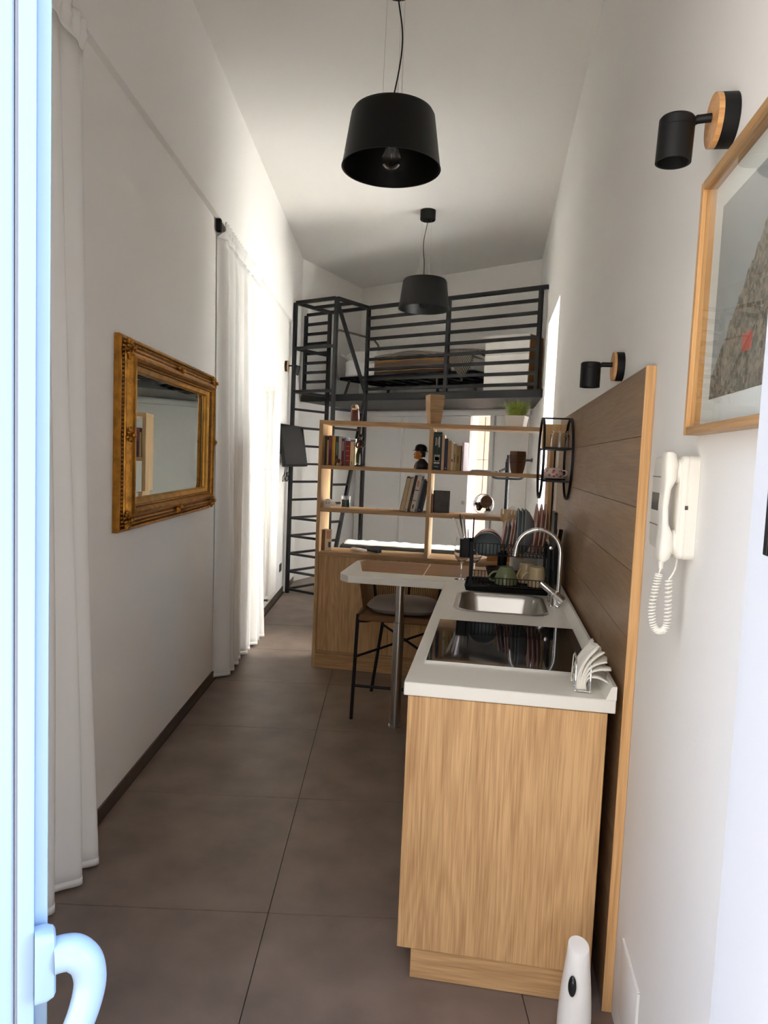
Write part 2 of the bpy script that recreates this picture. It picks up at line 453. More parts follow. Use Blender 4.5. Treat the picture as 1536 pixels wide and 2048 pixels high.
# back walls
def prism_wall(name, a, c, t, z0, z1, m):
    d = (c - a).normalized(); n = Vector((-d.y, d.x))
    return struct(MB().prism([a, c, c + n * t, a + n * t], z0, z1).build(name, m, smooth=0))
prism_wall('wall_back_left', CB, CA + (CA - CB).normalized() * 0.1, 0.2, 0, H_CEIL, M_WALL)
AB = math.atan2((CX - CA).y, (CX - CA).x); LB = (CX - CA).length
wb = frame('wall_back', (CA.x, CA.y, 0), AB)            # x along the wall, -y faces the room
DX0, DX1, DZ = 1.85, 2.125, 2.06
b = MB()
b.box(0, DX0, 0, 0.14, 0, H_CEIL).box(DX1, LB + 0.15, 0, 0.14, 0, H_CEIL).box(DX0, DX1, 0, 0.14, DZ, H_CEIL)
b.build('wall_face', M_WALL, wb, smooth=0)
t1 = frame('trim_1', (CA.x, CA.y, 0), AB)
MB().box(0.03, LB - 0.02, -0.035, 0, 2.062, 2.12, 0.003).build('top_rail', M_WALLR, t1)
MB().box(0.03, 0.80, -0.028, 0, 0.005, 2.055, 0.003).build('wall_panel', M_WALLR, t1)
MB().box(2.20, LB - 0.03, -0.028, 0, 0.005, 2.055, 0.003).build('wall_panel', M_WALLR, t1)
MB().box(DX1, DX1 + 0.055, -0.04, 0, 0.0, 2.06, 0.003).build('door_jamb', M_WALLR, t1)
d2 = frame('door_2', (CA.x, CA.y, 0), AB)
MB().box(0.90, DX0, -0.036, -0.002, 0.006, 2.055, 0.003).build('door_leaf', M_WALLR, d2)
Mx = Matrix.Translation((1.80, -0.036, 1.02)) @ Matrix.Rotation(R(90), 4, 'X')
MB().lathe([(0, 0.006), (0.016, 0.006), (0.019, 0.004), (0.024, 0.006), (0.027, 0.003), (0.027, -0.001)], 24, M=Mx).build('escutcheon', M_STEEL, d2, label='round steel lock escutcheon')

# outside: terrace, facing stone wall beyond the narrow gap
struct(MB().prism([(-14, -14), (14, -14), (14, 16), (-14, 16)], -0.25, -0.13).build('ground', M_PAVE, smooth=0))
struct(MB().box(-16, 16, -5.6, -4.8, -0.2, 11.0).build('sky_blocking_wall', mat('blocker_render', rgb(60, 58, 55), 0.9, vary=0.08, vscale=1.2), smooth=0))  # unseen wall, added to cut the sky light reaching the entrance
struct(MB().box(4.3, 4.8, 1.0, 7.9, -0.2, 6.5).build('bounce_wall', mat('bounce_wall_render', rgb(230, 229, 226), 0.9, vary=0.04, vscale=1.2), smooth=0))  # unseen pale wall, added to bounce sunlight into the side window
struct(MB().box(0.87, 4.3, 1.0, 7.6, -0.129, -0.10).build('bounce_ground', mat('bounce_paving', rgb(190, 187, 182), 0.9, vary=0.06, vscale=2), smooth=0))  # unseen pale slab, added to throw light up through the side window
ws = frame('wall_outside', (CA.x, CA.y, 0), AB)
MB().box(0.4, 4.2, 1.24, 1.5, -0.13, 3.6).build('wall_core', M_GROUT, ws, smooth=0)
for k, (x0, x1) in enumerate(((0.42, 1.28), (1.29, 1.98), (1.985, 2.06), (2.066, 2.75), (2.757, 3.5), (3.507, 4.18))):
    for z0, z1 in ((0.86, 1.545), (1.55, 2.24), (2.245, 2.93), (2.935, 3.58)):
        MB().box(x0, x1, 1.205, 1.24, z0, z1, 0.003, 1).build('stone_slab', M_STONE, ws, smooth=0)
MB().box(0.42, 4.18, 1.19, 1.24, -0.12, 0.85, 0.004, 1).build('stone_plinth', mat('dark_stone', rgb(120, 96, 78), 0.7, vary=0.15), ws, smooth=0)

# entrance door leaf, open towards us, seen along its free edge
d1 = frame('door_1', (-0.404, 0.593, 0), R(37.5))       # x across the thickness (right face at 0), y along the leaf
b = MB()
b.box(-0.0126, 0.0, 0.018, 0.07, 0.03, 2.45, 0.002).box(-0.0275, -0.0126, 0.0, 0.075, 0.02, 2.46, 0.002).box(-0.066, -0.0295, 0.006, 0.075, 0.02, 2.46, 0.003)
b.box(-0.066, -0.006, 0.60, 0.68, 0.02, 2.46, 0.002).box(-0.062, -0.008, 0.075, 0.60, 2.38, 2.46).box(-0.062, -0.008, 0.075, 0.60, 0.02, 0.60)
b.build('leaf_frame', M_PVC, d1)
MB().box(-0.0296, -0.0274, 0.003, 0.05, 0.03, 2.45).build('gasket', mat('gasket_grey', (0.20, 0.21, 0.26, 1), 0.6), d1, smooth=0)
MB().box(-0.040, -0.034, 0.075, 0.60, 0.60, 2.38).build('pane', M_PANE, d1, smooth=0)
hz = 1.014
b = MB()
b.loft([[Vector((x, p.x, p.y)) for p in rrect(-0.012 + e, 0.016 - e, hz - 0.035 + e, hz + 0.035 - e, 0.008 - e * .5, 0)] for x, e in ((-0.0126, 0), (-0.002, 0), (0.004, 0.002), (0.006, 0.005))])
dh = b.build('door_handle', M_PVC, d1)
b = MB()
b.tube(catmull([(0.004, 0.0, 1.020), (0.014, 0.0, 1.020), (0.024, -0.002, 1.018), (0.034, -0.004, 1.006), (0.037, -0.006, 0.986), (0.031, -0.010, 0.961), (0.020, -0.014, 0.936), (0.010, -0.018, 0.911), (0.002, -0.02, 0.891)], 5),
       [0.0165 - 0.004 * max(0, (i - 12) / 28) for i in range(41)], 20)
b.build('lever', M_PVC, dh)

# ------------------------------------------------------------------ kitchen: cabinet, worktop, bar
S0, TB = 1.94, 0.8890
t = thing('base_cabinet', 'long oak kitchen base cabinet under the cream worktop', 'cabinet', (0.07, 2.75, 0))
MB().box(-0.207, 0.343, S0, S0 + 0.019, 0.094, 0.848, 0.0012, 1).build('end_panel', M_OAK, t, world=True)
MB().box(-0.166, 0.343, S0 + 0.006, S0 + 0.024, 0.001, 0.092, 0.001, 1).build('plinth', M_OAKX, t, world=True)
MB().box(-0.166, -0.150, S0 + 0.024, 3.60, 0.001, 0.092, 0.001, 1).build('plinth', M_OAK, t, world=True)
MB().box(-0.186, 0.343, S0 + 0.019, 3.60, 0.094, 0.60).build('carcass', M_OAK, t, world=True)
b = MB(); b.box(-0.186, 0.343, 3.58, 3.60, 0.60, 0.848).box(0.325, 0.343, S0 + 0.019, 3.58, 0.60, 0.848); b.box(-0.186, -0.17, S0 + 0.019, 3.58, 0.60, 0.848)
b.build('carcass_rail', M_OAK, t, world=True)
for k in range(3):
    y0 = S0 + 0.024 + k * 0.545
    d = MB().box(-0.207, -0.188, y0, y0 + 0.54, 0.10, 0.842, 0.0015, 1).build('door', M_OAK, t, world=True)
    MB().box(-0.222, -0.2065, y0 + 0.18, y0 + 0.36, 0.80, 0.812, 0.002).build('handle', M_STEEL, d, world=True)

SK = (-0.118, 0.238, 2.955, 3.365)                # opening cut for the sink
wt = MB()
oc = [(-0.2195, 1.933), (0.362, 1.933), (0.362, 3.612), (-0.2195, 3.612)]
ic = [(SK[0], SK[2]), (SK[1], SK[2]), (SK[1], SK[3]), (SK[0], SK[3])]
vv = {(k, z): [wt.bm.verts.new((x, y, z)) for x, y in c] for k, c in (('o', oc), ('i', ic)) for z in (0.850, TB)}
for k in range(4):
    n_ = (k + 1) % 4
    for z in (0.850, TB): wt.bm.faces.new((vv['o', z][k], vv['o', z][n_], vv['i', z][n_], vv['i', z][k]))
    for q in 'oi': wt.bm.faces.new((vv[q, 0.850][k], vv[q, 0.850][n_], vv[q, TB][n_], vv[q, TB][k]))
bmesh.ops.recalc_face_normals(wt.bm, faces=wt.bm.faces[:])
wo = tag(wt.build('worktop', M_LAM, smooth=0), 'long cream worktop carrying the sink and black hob', 'worktop')
md = wo.modifiers.new('bevel', 'BEVEL'); md.width = 0.004; md.segments = 3; md.limit_method = 'ANGLE'
u = MB()
u.prism([(0.3335, TB), (0.362, TB), (0.362, 0.926), (0.352, 0.927), (0.347, 0.923)], -3.61, -1.933, M=Matrix(((1, 0, 0, 0), (0, 0, -1, 0), (0, 1, 0, 0), (0, 0, 0, 1))))
u.build('upstand', M_LAM, wo, label='triangular cream upstand strip')

t = thing('bar_counter', 'cream breakfast bar with clipped corners and brown inlay on a steel leg', 'bar counter', (-0.3, 3.9, 0))
BX0, BX1, BY0, BY1 = -0.795, 0.362, 3.6135, 4.215
b = MB()
pts = [(BX1, BY0), (BX1, BY1), (-0.755, BY1), (-0.795, 4.165), (BX0, 3.70), (-0.785, 3.665), (-0.735, BY0)]
b.prism(pts, 0.849, 0.8885)
bo = b.build('bar_top', M_LAM, t, world=True, smooth=0)
md = bo.modifiers.new('bevel', 'BEVEL'); md.width = 0.0035; md.segments = 3; md.limit_method = 'ANGLE'
for x0, x1 in ((-0.762, -0.352), (-0.344, 0.06), (0.068, 0.36)):
    if x0 < -0.7: q = [(x0 + 0.07, 3.785), (x1, 3.785), (x1, 4.19), (x0 + 0.016, 4.19), (x0 - 0.005, 4.13)]
    else: q = [(x0, 3.785), (x1, 3.785), (x1, 4.19), (x0, 4.19)]
    MB().prism(q, 0.8885, 0.8905).build('inlay', M_FLAT, t, world=True, smooth=0, label='brown wood-effect inlay')
lx, ly = -0.481, 3.853
MB().lathe([(0, 0), (0.036, 0), (0.036, 0.012), (0.031, 0.014), (0.031, 0.60), (0.0285, 0.603), (0.0245, 0.603), (0.0245, 0.848), (0, 0.848)], 32, (lx, ly, 0.0005)).build('leg', M_STEEL, t, world=True, label='telescopic brushed steel leg')

# hob
t = thing('hob', 'black glass induction hob set in the cream worktop', 'hob', (0.08, 2.44, TB))
MB().box(-0.178, 0.331, 2.150, 2.732, TB + 0.0004, TB + 0.0055, 0.0012, 2).build('glass', M_HOB, t, world=True)
MB().box(-0.1795, 0.3325, 2.1485, 2.1498, TB + 0.0004, TB + 0.0052).build('edge_trim', M_CHROME, t, world=True, smooth=0)

# sink
t = thing('sink', 'stainless steel inset sink behind the black hob', 'sink', (0.06, 3.16, TB))
b = MB()
secs = []
for e, r_, z in ((0.0, 0.085, 0.0008), (0.002, 0.085, 0.004), (0.012, 0.08, 0.0048), (0.020, 0.075, 0.003), (0.026, 0.07, -0.004), (0.034, 0.07, -0.03), (0.048, 0.065, -0.125), (0.065, 0.05, -0.142), (0.11, 0.04, -0.148)):
    secs.append(rrect(-0.143 + e, 0.263 - e, 2.928 + e, 3.392 - e, r_, TB + z, 8))
b.loft(secs, caps=False)
b.bm.faces.new([v for v in b.bm.verts[-36:]])
bmesh.ops.recalc_face_normals(b.bm, faces=b.bm.faces[:])
b.build('basin', M_STEEL, t, world=True, smooth=50)
MB().lathe([(0, 0.003), (0.02, 0.003), (0.035, 0.004), (0.04, 0.001), (0.04, -0.004)], 24, (0.06, 3.16, TB - 0.147)).build('drain', M_CHROME, t, world=True)

# mixer tap
t = thing('kitchen_tap', 'chrome swan-neck mixer tap with lever beside the sink', 'tap', (0.300, 3.155, TB))
b = MB()
b.lathe([(0, 0), (0.027, 0), (0.028, 0.006), (0.021, 0.012), (0.020, 0.03), (0.022, 0.06), (0, 0.062)], 28)
b.build('base', M_CHROME, t)
b = MB()
arc = [(0.011, 0, 0.055), (0.012, 0, 0.12), (0.012, 0, 0.20), (0.0115, 0, 0.24)]
arc += [(0.0115 - 0.0975 + 0.0975 * cos(R(a)), 0, 0.240 + 0.102 * sin(R(a))) for a in range(12, 181, 12)]
arc += [(-0.186, 0, 0.218)]
b.tube(arc, 0.0098, 14)
b.build('spout', M_CHROME, t)
b = MB()
Ml = Matrix.Translation((0.008, -0.006, 0.048)) @ Matrix.Rotation(R(-52), 4, 'Y')
b.lathe([(0, -0.03), (0.017, -0.03), (0.020, -0.026), (0.020, 0.016), (0.015, 0.022), (0.0135, 0.095), (0.011, 0.1), (0, 0.1)], 20, M=Ml)
b.build('lever', M_CHROME, t)

# splashback of oak planks on the right wall
t = thing('splashback', 'tall oak-planked splashback panel on the wall behind the worktop', 'wall panel', (0.392, 2.9, 0))
PT, PS0, PS1 = 1.787, 1.930, 4.30
zs = [0.001, 0.135, 0.32, 0.505, 0.69, 0.875, 1.06, 1.243, 1.416, 1.604, PT]
for i, (z0, z1) in enumerate(zip(zs, zs[1:])):
    cuts = [PS0 + 0.004] + [PS0 + 0.45 + 0.37 * ((i * 2) % 5) * 0.8 + 1.2 * k for k in range(3)] + [PS1]
    cuts = [c for c in cuts if c < PS1 - 0.1] + [PS1]
    for y0, y1 in zip(cuts, cuts[1:]):
        MB().box(0.379, 0.402, y0 + 0.0006, y1 - 0.0006, z0 + 0.0006, z1 - 0.0006, 0.0008, 1).build('plank', M_PANEL, t, world=True, smooth=0)
MB().box(0.3785, 0.404, PS0 - 0.001, PS0 + 0.004, 0.001, PT + 0.001).build('edge_strip', M_EDGE, t, world=True, smooth=0, label='pale oak edge strip')

# ------------------------------------------------------------------ bookcase
SB, SBB = 4.80, 5.09
t = thing('bookcase', 'open oak room-divider bookcase with closed base behind the bar', 'bookcase', (-0.41, 4.945, 0))
BX0, BX1, TH = -1.220, 0.392, 0.025
def shelf(name, x0, x1, y0, y1, z0, z1, m=M_SHELF): return MB().box(x0, x1, y0, y1, z0, z1, 0.001, 1).build(name, m, t, world=True, smooth=0)
shelf('side_panel', BX0, BX0 + TH, SB, SBB, 0.001, 1.738, M_SHELFZ)
shelf('side_panel', BX1 - TH, BX1, SB, SBB, 0.001, 1.738, M_SHELFZ)
shelf('top_board', BX0, BX1, SB, SBB, 1.738, 1.765)
DV0, DV1 = -0.446, -0.421
for z1 in (1.450, 1.148):
    shelf('shelf', BX0 + TH, DV0, SB, SBB, z1 - TH, z1); shelf('shelf', DV1, BX1 - TH, SB, SBB, z1 - TH, z1)
shelf('ledge_board', BX0 + TH, BX1 - TH, SB, SBB, 0.810, 0.837)
shelf('divider', DV0, DV1, SB, SBB, 0.837, 1.738, M_SHELFZ)
x = BX0 + TH + 0.002
for k in range(3):
    shelf('base_panel', x, x + 0.516, SB + 0.012, SB + 0.03, 0.124, 0.808, M_OAK); x += 0.519
shelf('rail', BX0 + TH, BX1 - TH, SB + 0.002, SB + 0.03, 0.110, 0.122)
shelf('plinth', BX0 + TH, BX1 - TH, SB - 0.004, SB + 0.02, 0.001, 0.108, M_OAKX)
shelf('back_panel', BX0 + TH, BX1 - TH, SBB - 0.012, SBB - 0.002, 0.01, 0.808, M_OAK)

# ------------------------------------------------------------------ loft, railing and ladder
e1 = Vector((2.652, -1.395, 0)).normalized(); e2 = Vector((-e1.y, e1.x, 0))
Lf = Vector((-2.262, 7.990, 0)); Rt = Vector((0.400, 6.600, 0))
t = thing('loft_platform', 'black steel-edged loft platform across the back of the room', 'loft', (-0.9, 7.9, 2.13))
sl = [Lf + e2 * 0.04, Rt + e2 * 0.04, Vector((0.400, 8.06, 0)), CA.to_3d() + Vector((0.0, -0.02, 0)), Vector((-2.285, 8.05, 0))]
MB().prism([(p.x, p.y) for p in sl], 2.136, 2.198).build('deck', M_CHAR, t, world=True, smooth=0)
b = MB()
Mf = Matrix.Translation(Lf) @ Matrix.Rotation(math.atan2(e1.y, e1.x), 4, 'Z'); LL = (Rt - Lf).length
b.box(0, LL, 0.0, 0.04, 2.130, 2.205, M=Mf); b.build('edge_beam', M_BLACK, t, world=True, smooth=0)

RZ = [3.118, 3.008, 2.897, 2.786, 2.676, 2.568, 2.461, 2.354, 2.252]
t = thing('loft_railing', 'black steel railing with nine horizontal bars along the loft edge', 'railing', (-0.5, 7.1, 2.2))
P1, P2, P3, P4 = (Vector(p) for p in ((-2.167, 7.337, 0), (-1.666, 7.093, 0), (-1.417, 7.551, 0), (-1.907, 7.812, 0)))
Q = Vector((0.343, 6.630, 0)); Mid = Vector((-0.522, 7.083, 0)); E0 = Vector((-2.245, 7.99, 0))
up = lambda p, z: Vector((p.x, p.y, z))
for p in (Q, Mid): MB().bar(up(p, 2.205), up(p, 3.10), 0.036).build('post', M_BLACK, t, world=True, smooth=0)
for i, z in enumerate(RZ):
    q = Vector((0.402, 6.599, 0)) if i == 0 else Q - e1 * 0.018
    MB().bar(up(P3 + e1 * 0.02, z), up(q, z), 0.030 if i else 0.036).build('rail', M_BLACK, t, world=True, smooth=0)

t = thing('ladder_gate', 'short black barred railing left of the loft ladder', 'railing', (-2.07, 7.9, 2.2))
G0, G1 = E0 + e1 * 0.02, P4 - e1 * 0.02
MB().bar(up(G0, 2.205), up(G0, 3.11), 0.034).build('post', M_BLACK, t, world=True, smooth=0)
for z in RZ: MB().bar(up(G0 + e1 * 0.018, z), up(G1, z), 0.030).build('rail', M_BLACK, t, world=True, smooth=0)

t = thing('loft_ladder', 'tall caged black steel ladder rising to the loft by the left wall', 'ladder', (-1.79, 7.45, 0))
BW = 0.034
for p in (P1, P2, P3, P4): MB().bar(up(p, 0.001), up(p, 3.118), BW).build('post', M_BLACK, t, world=True, smooth=0)
def lbar(a, c, nm, w=0.026):
    d = (c - a).normalized(); MB().bar(a + d * 0.014, c - d * 0.014, w).build(nm, M_BLACK, t, world=True, smooth=0)
for a, c in ((P1, P2), (P2, P3), (P3, P4), (P4, P1)): lbar(up(a, 3.118), up(c, 3.118), 'top_rail', 0.034)
lbar(up((P1 + P4) / 2, 3.118), up((P2 + P3) / 2, 3.118), 'top_rail', 0.03)
for z in (2.64, 2.185):
    lbar(up(P1, z), up(P2, z), 'cage_bar', 0.03); lbar(up(P1, z), up(P4, z), 'cage_bar', 0.03)
lbar(up(P2, 3.10), up(P3, 2.20), 'brace', 0.030)
lbar(up(P3, 2.18), up(P2, 0.05), 'brace', 0.032)
for k in range(11):
    z = 0.045 + 0.1955 * k
    lbar(up(P1, z), up(P4, z), 'rung', 0.024)
    if k < 5: lbar(up(P1, z), up(P2, z), 'rung', 0.024)
    f = (z - 0.05) / 2.13; lim = P2 + (P3 - P2) * min(1, max(0.0, f))
    if k >= 1: lbar(up(P2, z), up(lim, z), 'rung', 0.024)

# ------------------------------------------------------------------ bed, bedding, drawers on the loft
AB2 = math.atan2(-0.515, 0.857)
C0 = Vector((-1.907, 8.42, 2.199))
t = thing('single_bed', 'black framed single bed on the loft under the back wall', 'bed', C0, AB2)
LBED, WBED = 1.92, 0.86
b = MB()
b.box(0, LBED, 0, 0.03, 0.235, 0.27).box(0, LBED, WBED - 0.03, WBED, 0.235, 0.27).box(0, 0.03, 0.03, WBED - .03, 0.235, 0.27).box(LBED - 0.03, LBED, 0.03, WBED - .03, 0.235, 0.27)
for k in range(9): b.box(0.1 + k * 0.21, 0.16 + k * 0.21, 0.03, WBED - 0.03, 0.245, 0.262)
b.build('frame', M_BLACK, t, smooth=0)
for x, y, dx in ((0.12, 0.05, -0.10), (0.12, WBED - 0.05, -0.10), (LBED - 0.5, 0.05, 0.02), (LBED - 0.5, WBED - 0.05, 0.02)):
    MB().tube([(x, y, 0.235), (x + dx, y, 0.001)], 0.016, 10).build('leg', M_CHAR, t)
MB().tube(catmull([(0.0, -0.02, 0.24), (-0.03, -0.03, 0.34), (-0.05, -0.03, 0.72), (-0.06, 0.0, 0.83), (-0.06, 0.12, 0.845), (-0.06, 0.60, 0.835), (-0.05, 0.70, 0.80), (-0.04, 0.76, 0.70), (0, 0.80, 0.24)], 5), 0.013, 10).build('headboard', mat('grey_tube', rgb(120, 112, 104), 0.4, 0.3), t, label='bent grey tube headboard')
def cushion(mb, x0, x1, y0, y1, z0, z1, p=3.0, n=14, wob=0.0):
    """soft box, thinner to its edges"""
    def f(sgn):
        def g(u, v):
            a, c = 2 * u - 1, 2 * v - 1
            h = (max(0, 1 - abs(a) ** p) * max(0, 1 - abs(c) ** p)) ** 0.5
            zc = (z0 + z1) / 2; hh = (z1 - z0) / 2
            q = wob * sin(7 * u + 3 * v) * h
            return Vector((x0 + (x1 - x0) * u, y0 + (y1 - y0) * v, zc + sgn * hh * h + q))
        return g
    mb.grid(f(1), n, n); k = len(mb.bm.faces); mb.grid(f(-1), n, n)
    bmesh.ops.remove_doubles(mb.bm, verts=mb.bm.verts[:], dist=1e-4)
    bmesh.ops.recalc_face_normals(mb.bm, faces=mb.bm.faces[:])
    return mb
MB().box(0.04, LBED - 0.03, 0.03, WBED - 0.02, 0.272, 0.42, 0.04, 4).build('mattress', M_SHEET, t)
pl = thing('pillow', 'white pillow with frilled edge at the head of the loft bed', 'pillow', C0, AB2)
cushion(MB(), 0.02, 0.50, 0.04, 0.78, 0.425, 0.60, 5, 18, 0.006).build('cover', M_SHEET, pl)
b = MB()
b.grid(lambda u, v: Vector((0.03 - 0.07 * v, 0.03 + 0.2 * u, 0.515 + 0.03 * v * sin(9 * u) + 0.03 * v)), 14, 4)
b.build('frill', M_SHEET, pl, mods=[('SOLIDIFY', dict(thickness=0.003))])
# duvet: white part then a striped blanket, both hanging over the near side
def drape(x0, x1, top, drop, lift=0.0):
    def f(u, v):
        x = x0 + (x1 - x0) * u
        hump = 0.03 * sin(5.2 * u + 0.5) + 0.055 * max(0, sin(PI * (u - 0.25) / 0.75)) * lift
        if v < 0.35:
            k = v / 0.35
            return Vector((x, -0.012 - 0.02 * sin(11 * u) * (1 - k), top - drop * (1 - k) - 0.0 + hump * k))
        k = (v - 0.35) / 0.65
        return Vector((x, -0.012 + (WBED + 0.0) * k, top + hump * (1 - k * 0.3) + 0.035 * sin(PI * k)))
    return f
sh = thing('bed_sheet', 'white sheet turned down over the loft bed beside the pillow', 'sheet', C0, AB2)
MB().grid(drape(0.10, 0.60, 0.440, 0.165), 20, 24).build('cloth', M_SHEET, sh, mods=[('SOLIDIFY', dict(thickness=0.006))])
M_STR = bpy.data.materials.new('striped_wool'); M_STR.use_nodes = True
nt = M_STR.node_tree; N = nt.nodes; L = nt.links
pb = N['Principled BSDF']; pb.inputs['Roughness'].default_value = 0.95
tc = N.new('ShaderNodeTexCoord'); sx = N.new('ShaderNodeSeparateXYZ'); L.new(tc.outputs['UV'], sx.inputs[0])
m1 = N.new('ShaderNodeMath'); m1.operation = 'MULTIPLY'; m1.inputs[1].default_value = 46
fr = N.new('ShaderNodeMath'); fr.operation = 'FRACT'
L.new(sx.outputs['Y'], m1.inputs[0]); L.new(m1.outputs[0], fr.inputs[0])
gt = N.new('ShaderNodeMath'); gt.operation = 'GREATER_THAN'; gt.inputs[1].default_value = 0.55; L.new(fr.outputs[0], gt.inputs[0])
cr = N.new('ShaderNodeValToRGB'); cr.color_ramp.interpolation = 'CONSTANT'
els = [(0.0, rgb(70, 44, 44)), (0.05, rgb(206, 150, 78)), (0.09, rgb(150, 120, 104)), (0.20, rgb(214, 158, 72)), (0.235, rgb(176, 164, 150)), (0.45, rgb(190, 182, 170)), (0.8, rgb(172, 164, 154))]
cr.color_ramp.elements[0].position = 0; cr.color_ramp.elements[0].color = els[0][1]
cr.color_ramp.elements[1].position = els[1][0]; cr.color_ramp.elements[1].color = els[1][1]
for p_, c_ in els[2:]:
    e_ = cr.color_ramp.elements.new(p_); e_.color = c_
L.new(sx.outputs['Y'], cr.inputs[0])
mx = N.new('ShaderNodeMix'); mx.data_type = 'RGBA'; mx.inputs['A'].default_value = rgb(58, 52, 50)
L.new(gt.outputs[0], mx.inputs['Factor']); L.new(cr.outputs[0], mx.inputs['B']); L.new(mx.outputs['Result'], pb.inputs['Base Color'])
def add_uv(o, nu, nv):
    uv = o.data.uv_layers.new(name='uv')
    for lp in o.data.loops:
        i, j = divmod(lp.vertex_index, nv + 1); uv.data[lp.index].uv = (i / nu, j / nv)
bl = thing('striped_blanket', 'dark blanket with pale and ochre stripes over the loft bed', 'blanket', C0, AB2)
o = MB().grid(drape(0.56, 1.62, 0.475, 0.205, 1.0), 30, 40).build('cloth', M_STR, bl); add_uv(o, 30, 40)
o.modifiers.new('solid', 'SOLIDIFY').thickness = 0.01
def corner(u, v):
    x = 1.60 + 0.32 * u
    top = 0.50 - 0.04 * u * u; k = v
    if k > 0.45:
        q = (k - 0.45) / 0.55
        return Vector((x + 0.02 * sin(q * 3), -0.03 + WBED * q, top + 0.05 * sin(PI * q)))
    q = 1 - k / 0.45
    dr = 0.33 * (1 - abs(u - 0.55) * 1.1)
    return Vector((x - 0.05 * q * (u - .5), -0.03 - 0.03 * sin(q * 3 + u * 4) * q, top - dr * q))
o = MB().grid(corner, 16, 30).build('hanging_corner', M_STR, bl); add_uv(o, 16, 30)
for lp in o.data.loops:
    u_, v_ = o.data.uv_layers[0].data[lp.index].uv; o.data.uv_layers[0].data[lp.index].uv = (u_, 0.5 + 0.35 * u_ + 0.35 * v_ - 0.3)
o.modifiers.new('solid', 'SOLIDIFY').thickness = 0.01

t = thing('drawer_unit', 'white fronted chest with oak sides at the right end of the loft', 'drawer unit', Vector((-0.166, 6.887, 2.199)) + e2 * 0.05, math.atan2(e1.y, e1.x))
UW, UD, UH = 0.462, 0.30, 0.525
b = MB(); b.box(0, 0.018, 0.018, UD, 0.001, UH).box(UW - 0.018, UW, 0.018, UD, 0.001, UH).box(0.018, UW - 0.018, 0.018, UD, UH - 0.018, UH).box(0.018, UW - 0.018, UD - 0.01, UD, 0.001, UH - .018).box(0.018, UW - .018, 0.018, UD - .01, 0.001, 0.02)
b.build('carcass', wood('brown_oak', rgb(120, 78, 34), rgb(150, 100, 48), 'Z', 0.5), t, smooth=0)
for z0, z1 in ((0.003, 0.172), (0.176, 0.345), (0.349, UH - 0.0)):
    MB().box(0.0, UW - 0.002, 0.0, 0.017, z0, z1, 0.0012, 1).build('drawer', M_WPLAS, t, smooth=0)

# ------------------------------------------------------------------ curtains on the left wall
def curtain(name, label, y0t, y1t, y0b, y1b, pleats, ztop, seed, xo=-1.060, amp=0.028, flare=0.0, prof=None):
    """gathered curtain hung under the ledge: tight heading, long folds that wander as they fall"""
    rnd = random.Random(seed)
    ph = [rnd.uniform(-0.5, 0.5) for _ in range(40)]
    am = [rnd.uniform(0.6, 1.25) for _ in range(40)]
    t = thing(name, label, 'curtain', LW(xo, (y0b + y1b) / 2, 0), KY)
    ox, oy = xo, (y0b + y1b) / 2
    nu, nv = pleats * 14, 46
    def fold(u, k):
        s = u * pleats + 0.35 * sin(3.1 * u + seed)
        i = int(s) % 40
        return am[i] * sin(2 * PI * s + ph[i] * k)
    def f(u, v):
        h = v
        ya = y0b + (y1b - y0b) * u; yb = y0t + (y1t - y0t) * u
        y = ya + (yb - ya) * h ** 1.3
        a = amp * (0.55 + 0.75 * (1 - h)) * min(1, (1 - h) * 9 + 0.35)
        x = xo + a * fold(u, 2 * (1 - h)) + 0.010 * sin(9 * u + 5 * h) * (1 - h) + flare * (1 - h) * u
        e = min(1, u / 0.045); e = e * e * (3 - 2 * e); x = (xo - 0.046) * (1 - e) + x * e
        y += 0.012 * sin(2 * PI * u * pleats * 0.5 + 3 * h)
        return Vector((x - ox, y - oy, 0.016 + (ztop - 0.10 - 0.016) * v))
    o = MB().grid(f, nu, nv).build('drape', M_CURT, t, smooth=180, mods=[('SOLIDIFY', dict(thickness=0.002))])
    def g(u, v):                                    # pencil-pleat heading, pinched twice
        p = f(u, 0.997)
        k = min(1, v * 2.5); x = p.x * (1 - k) + k * (0.010 * sin(2 * PI * u * pleats * 2.4) * (1 - 0.5 * (abs(sin(PI * v * 2)))) + 0.006)
        return Vector((x, p.y, ztop - 0.10 + 0.095 * v))
    MB().grid(g, pleats * 24, 8).build('heading', M_CURT, t, smooth=180, mods=[('SOLIDIFY', dict(thickness=0.003))])
    b = MB()
    b.grid(lambda u, v: f(u, 0.009 * v) + Vector((0.0015, 0, -0.004)), nu, 1)
    b.build('hem', M_CURT, t, smooth=180, mods=[('SOLIDIFY', dict(thickness=0.004))])
    return t
curtain('curtain', 'greyish white curtain hanging nearest the entrance door', 1.62, 2.425, 1.66, 2.50, 6, ZL - 0.004, 3, xo=-1.066, amp=0.034, flare=0.035)
curtain('curtain', 'bright white curtain hanging between gold mirror and radiator', 4.395, 5.60, 4.535, 5.69, 8, ZL - 0.004, 11, xo=-1.060, amp=0.040, flare=0.03)
o = thing('curtain_track', 'pale curtain track with a dark end bracket under the wall ledge', 'curtain track', LW(-1.09, 5.0, ZL), KY)
MB().box(-0.012, 0.012, -0.60, 0.60, -0.012, -0.001).build('rail', M_WPLAS, o, smooth=0)
MB().box(-0.014, 0.014, -0.640, -0.605, -0.075, -0.001, 0.003).build('end_bracket', M_MATT, o)

# ------------------------------------------------------------------ gilt mirror
MW, MH = 1.48, 0.805
t = thing('mirror', 'large mirror in a carved gilt frame on the left wall', 'mirror', LW(-1.1115, 3.565, 1.570), KY)
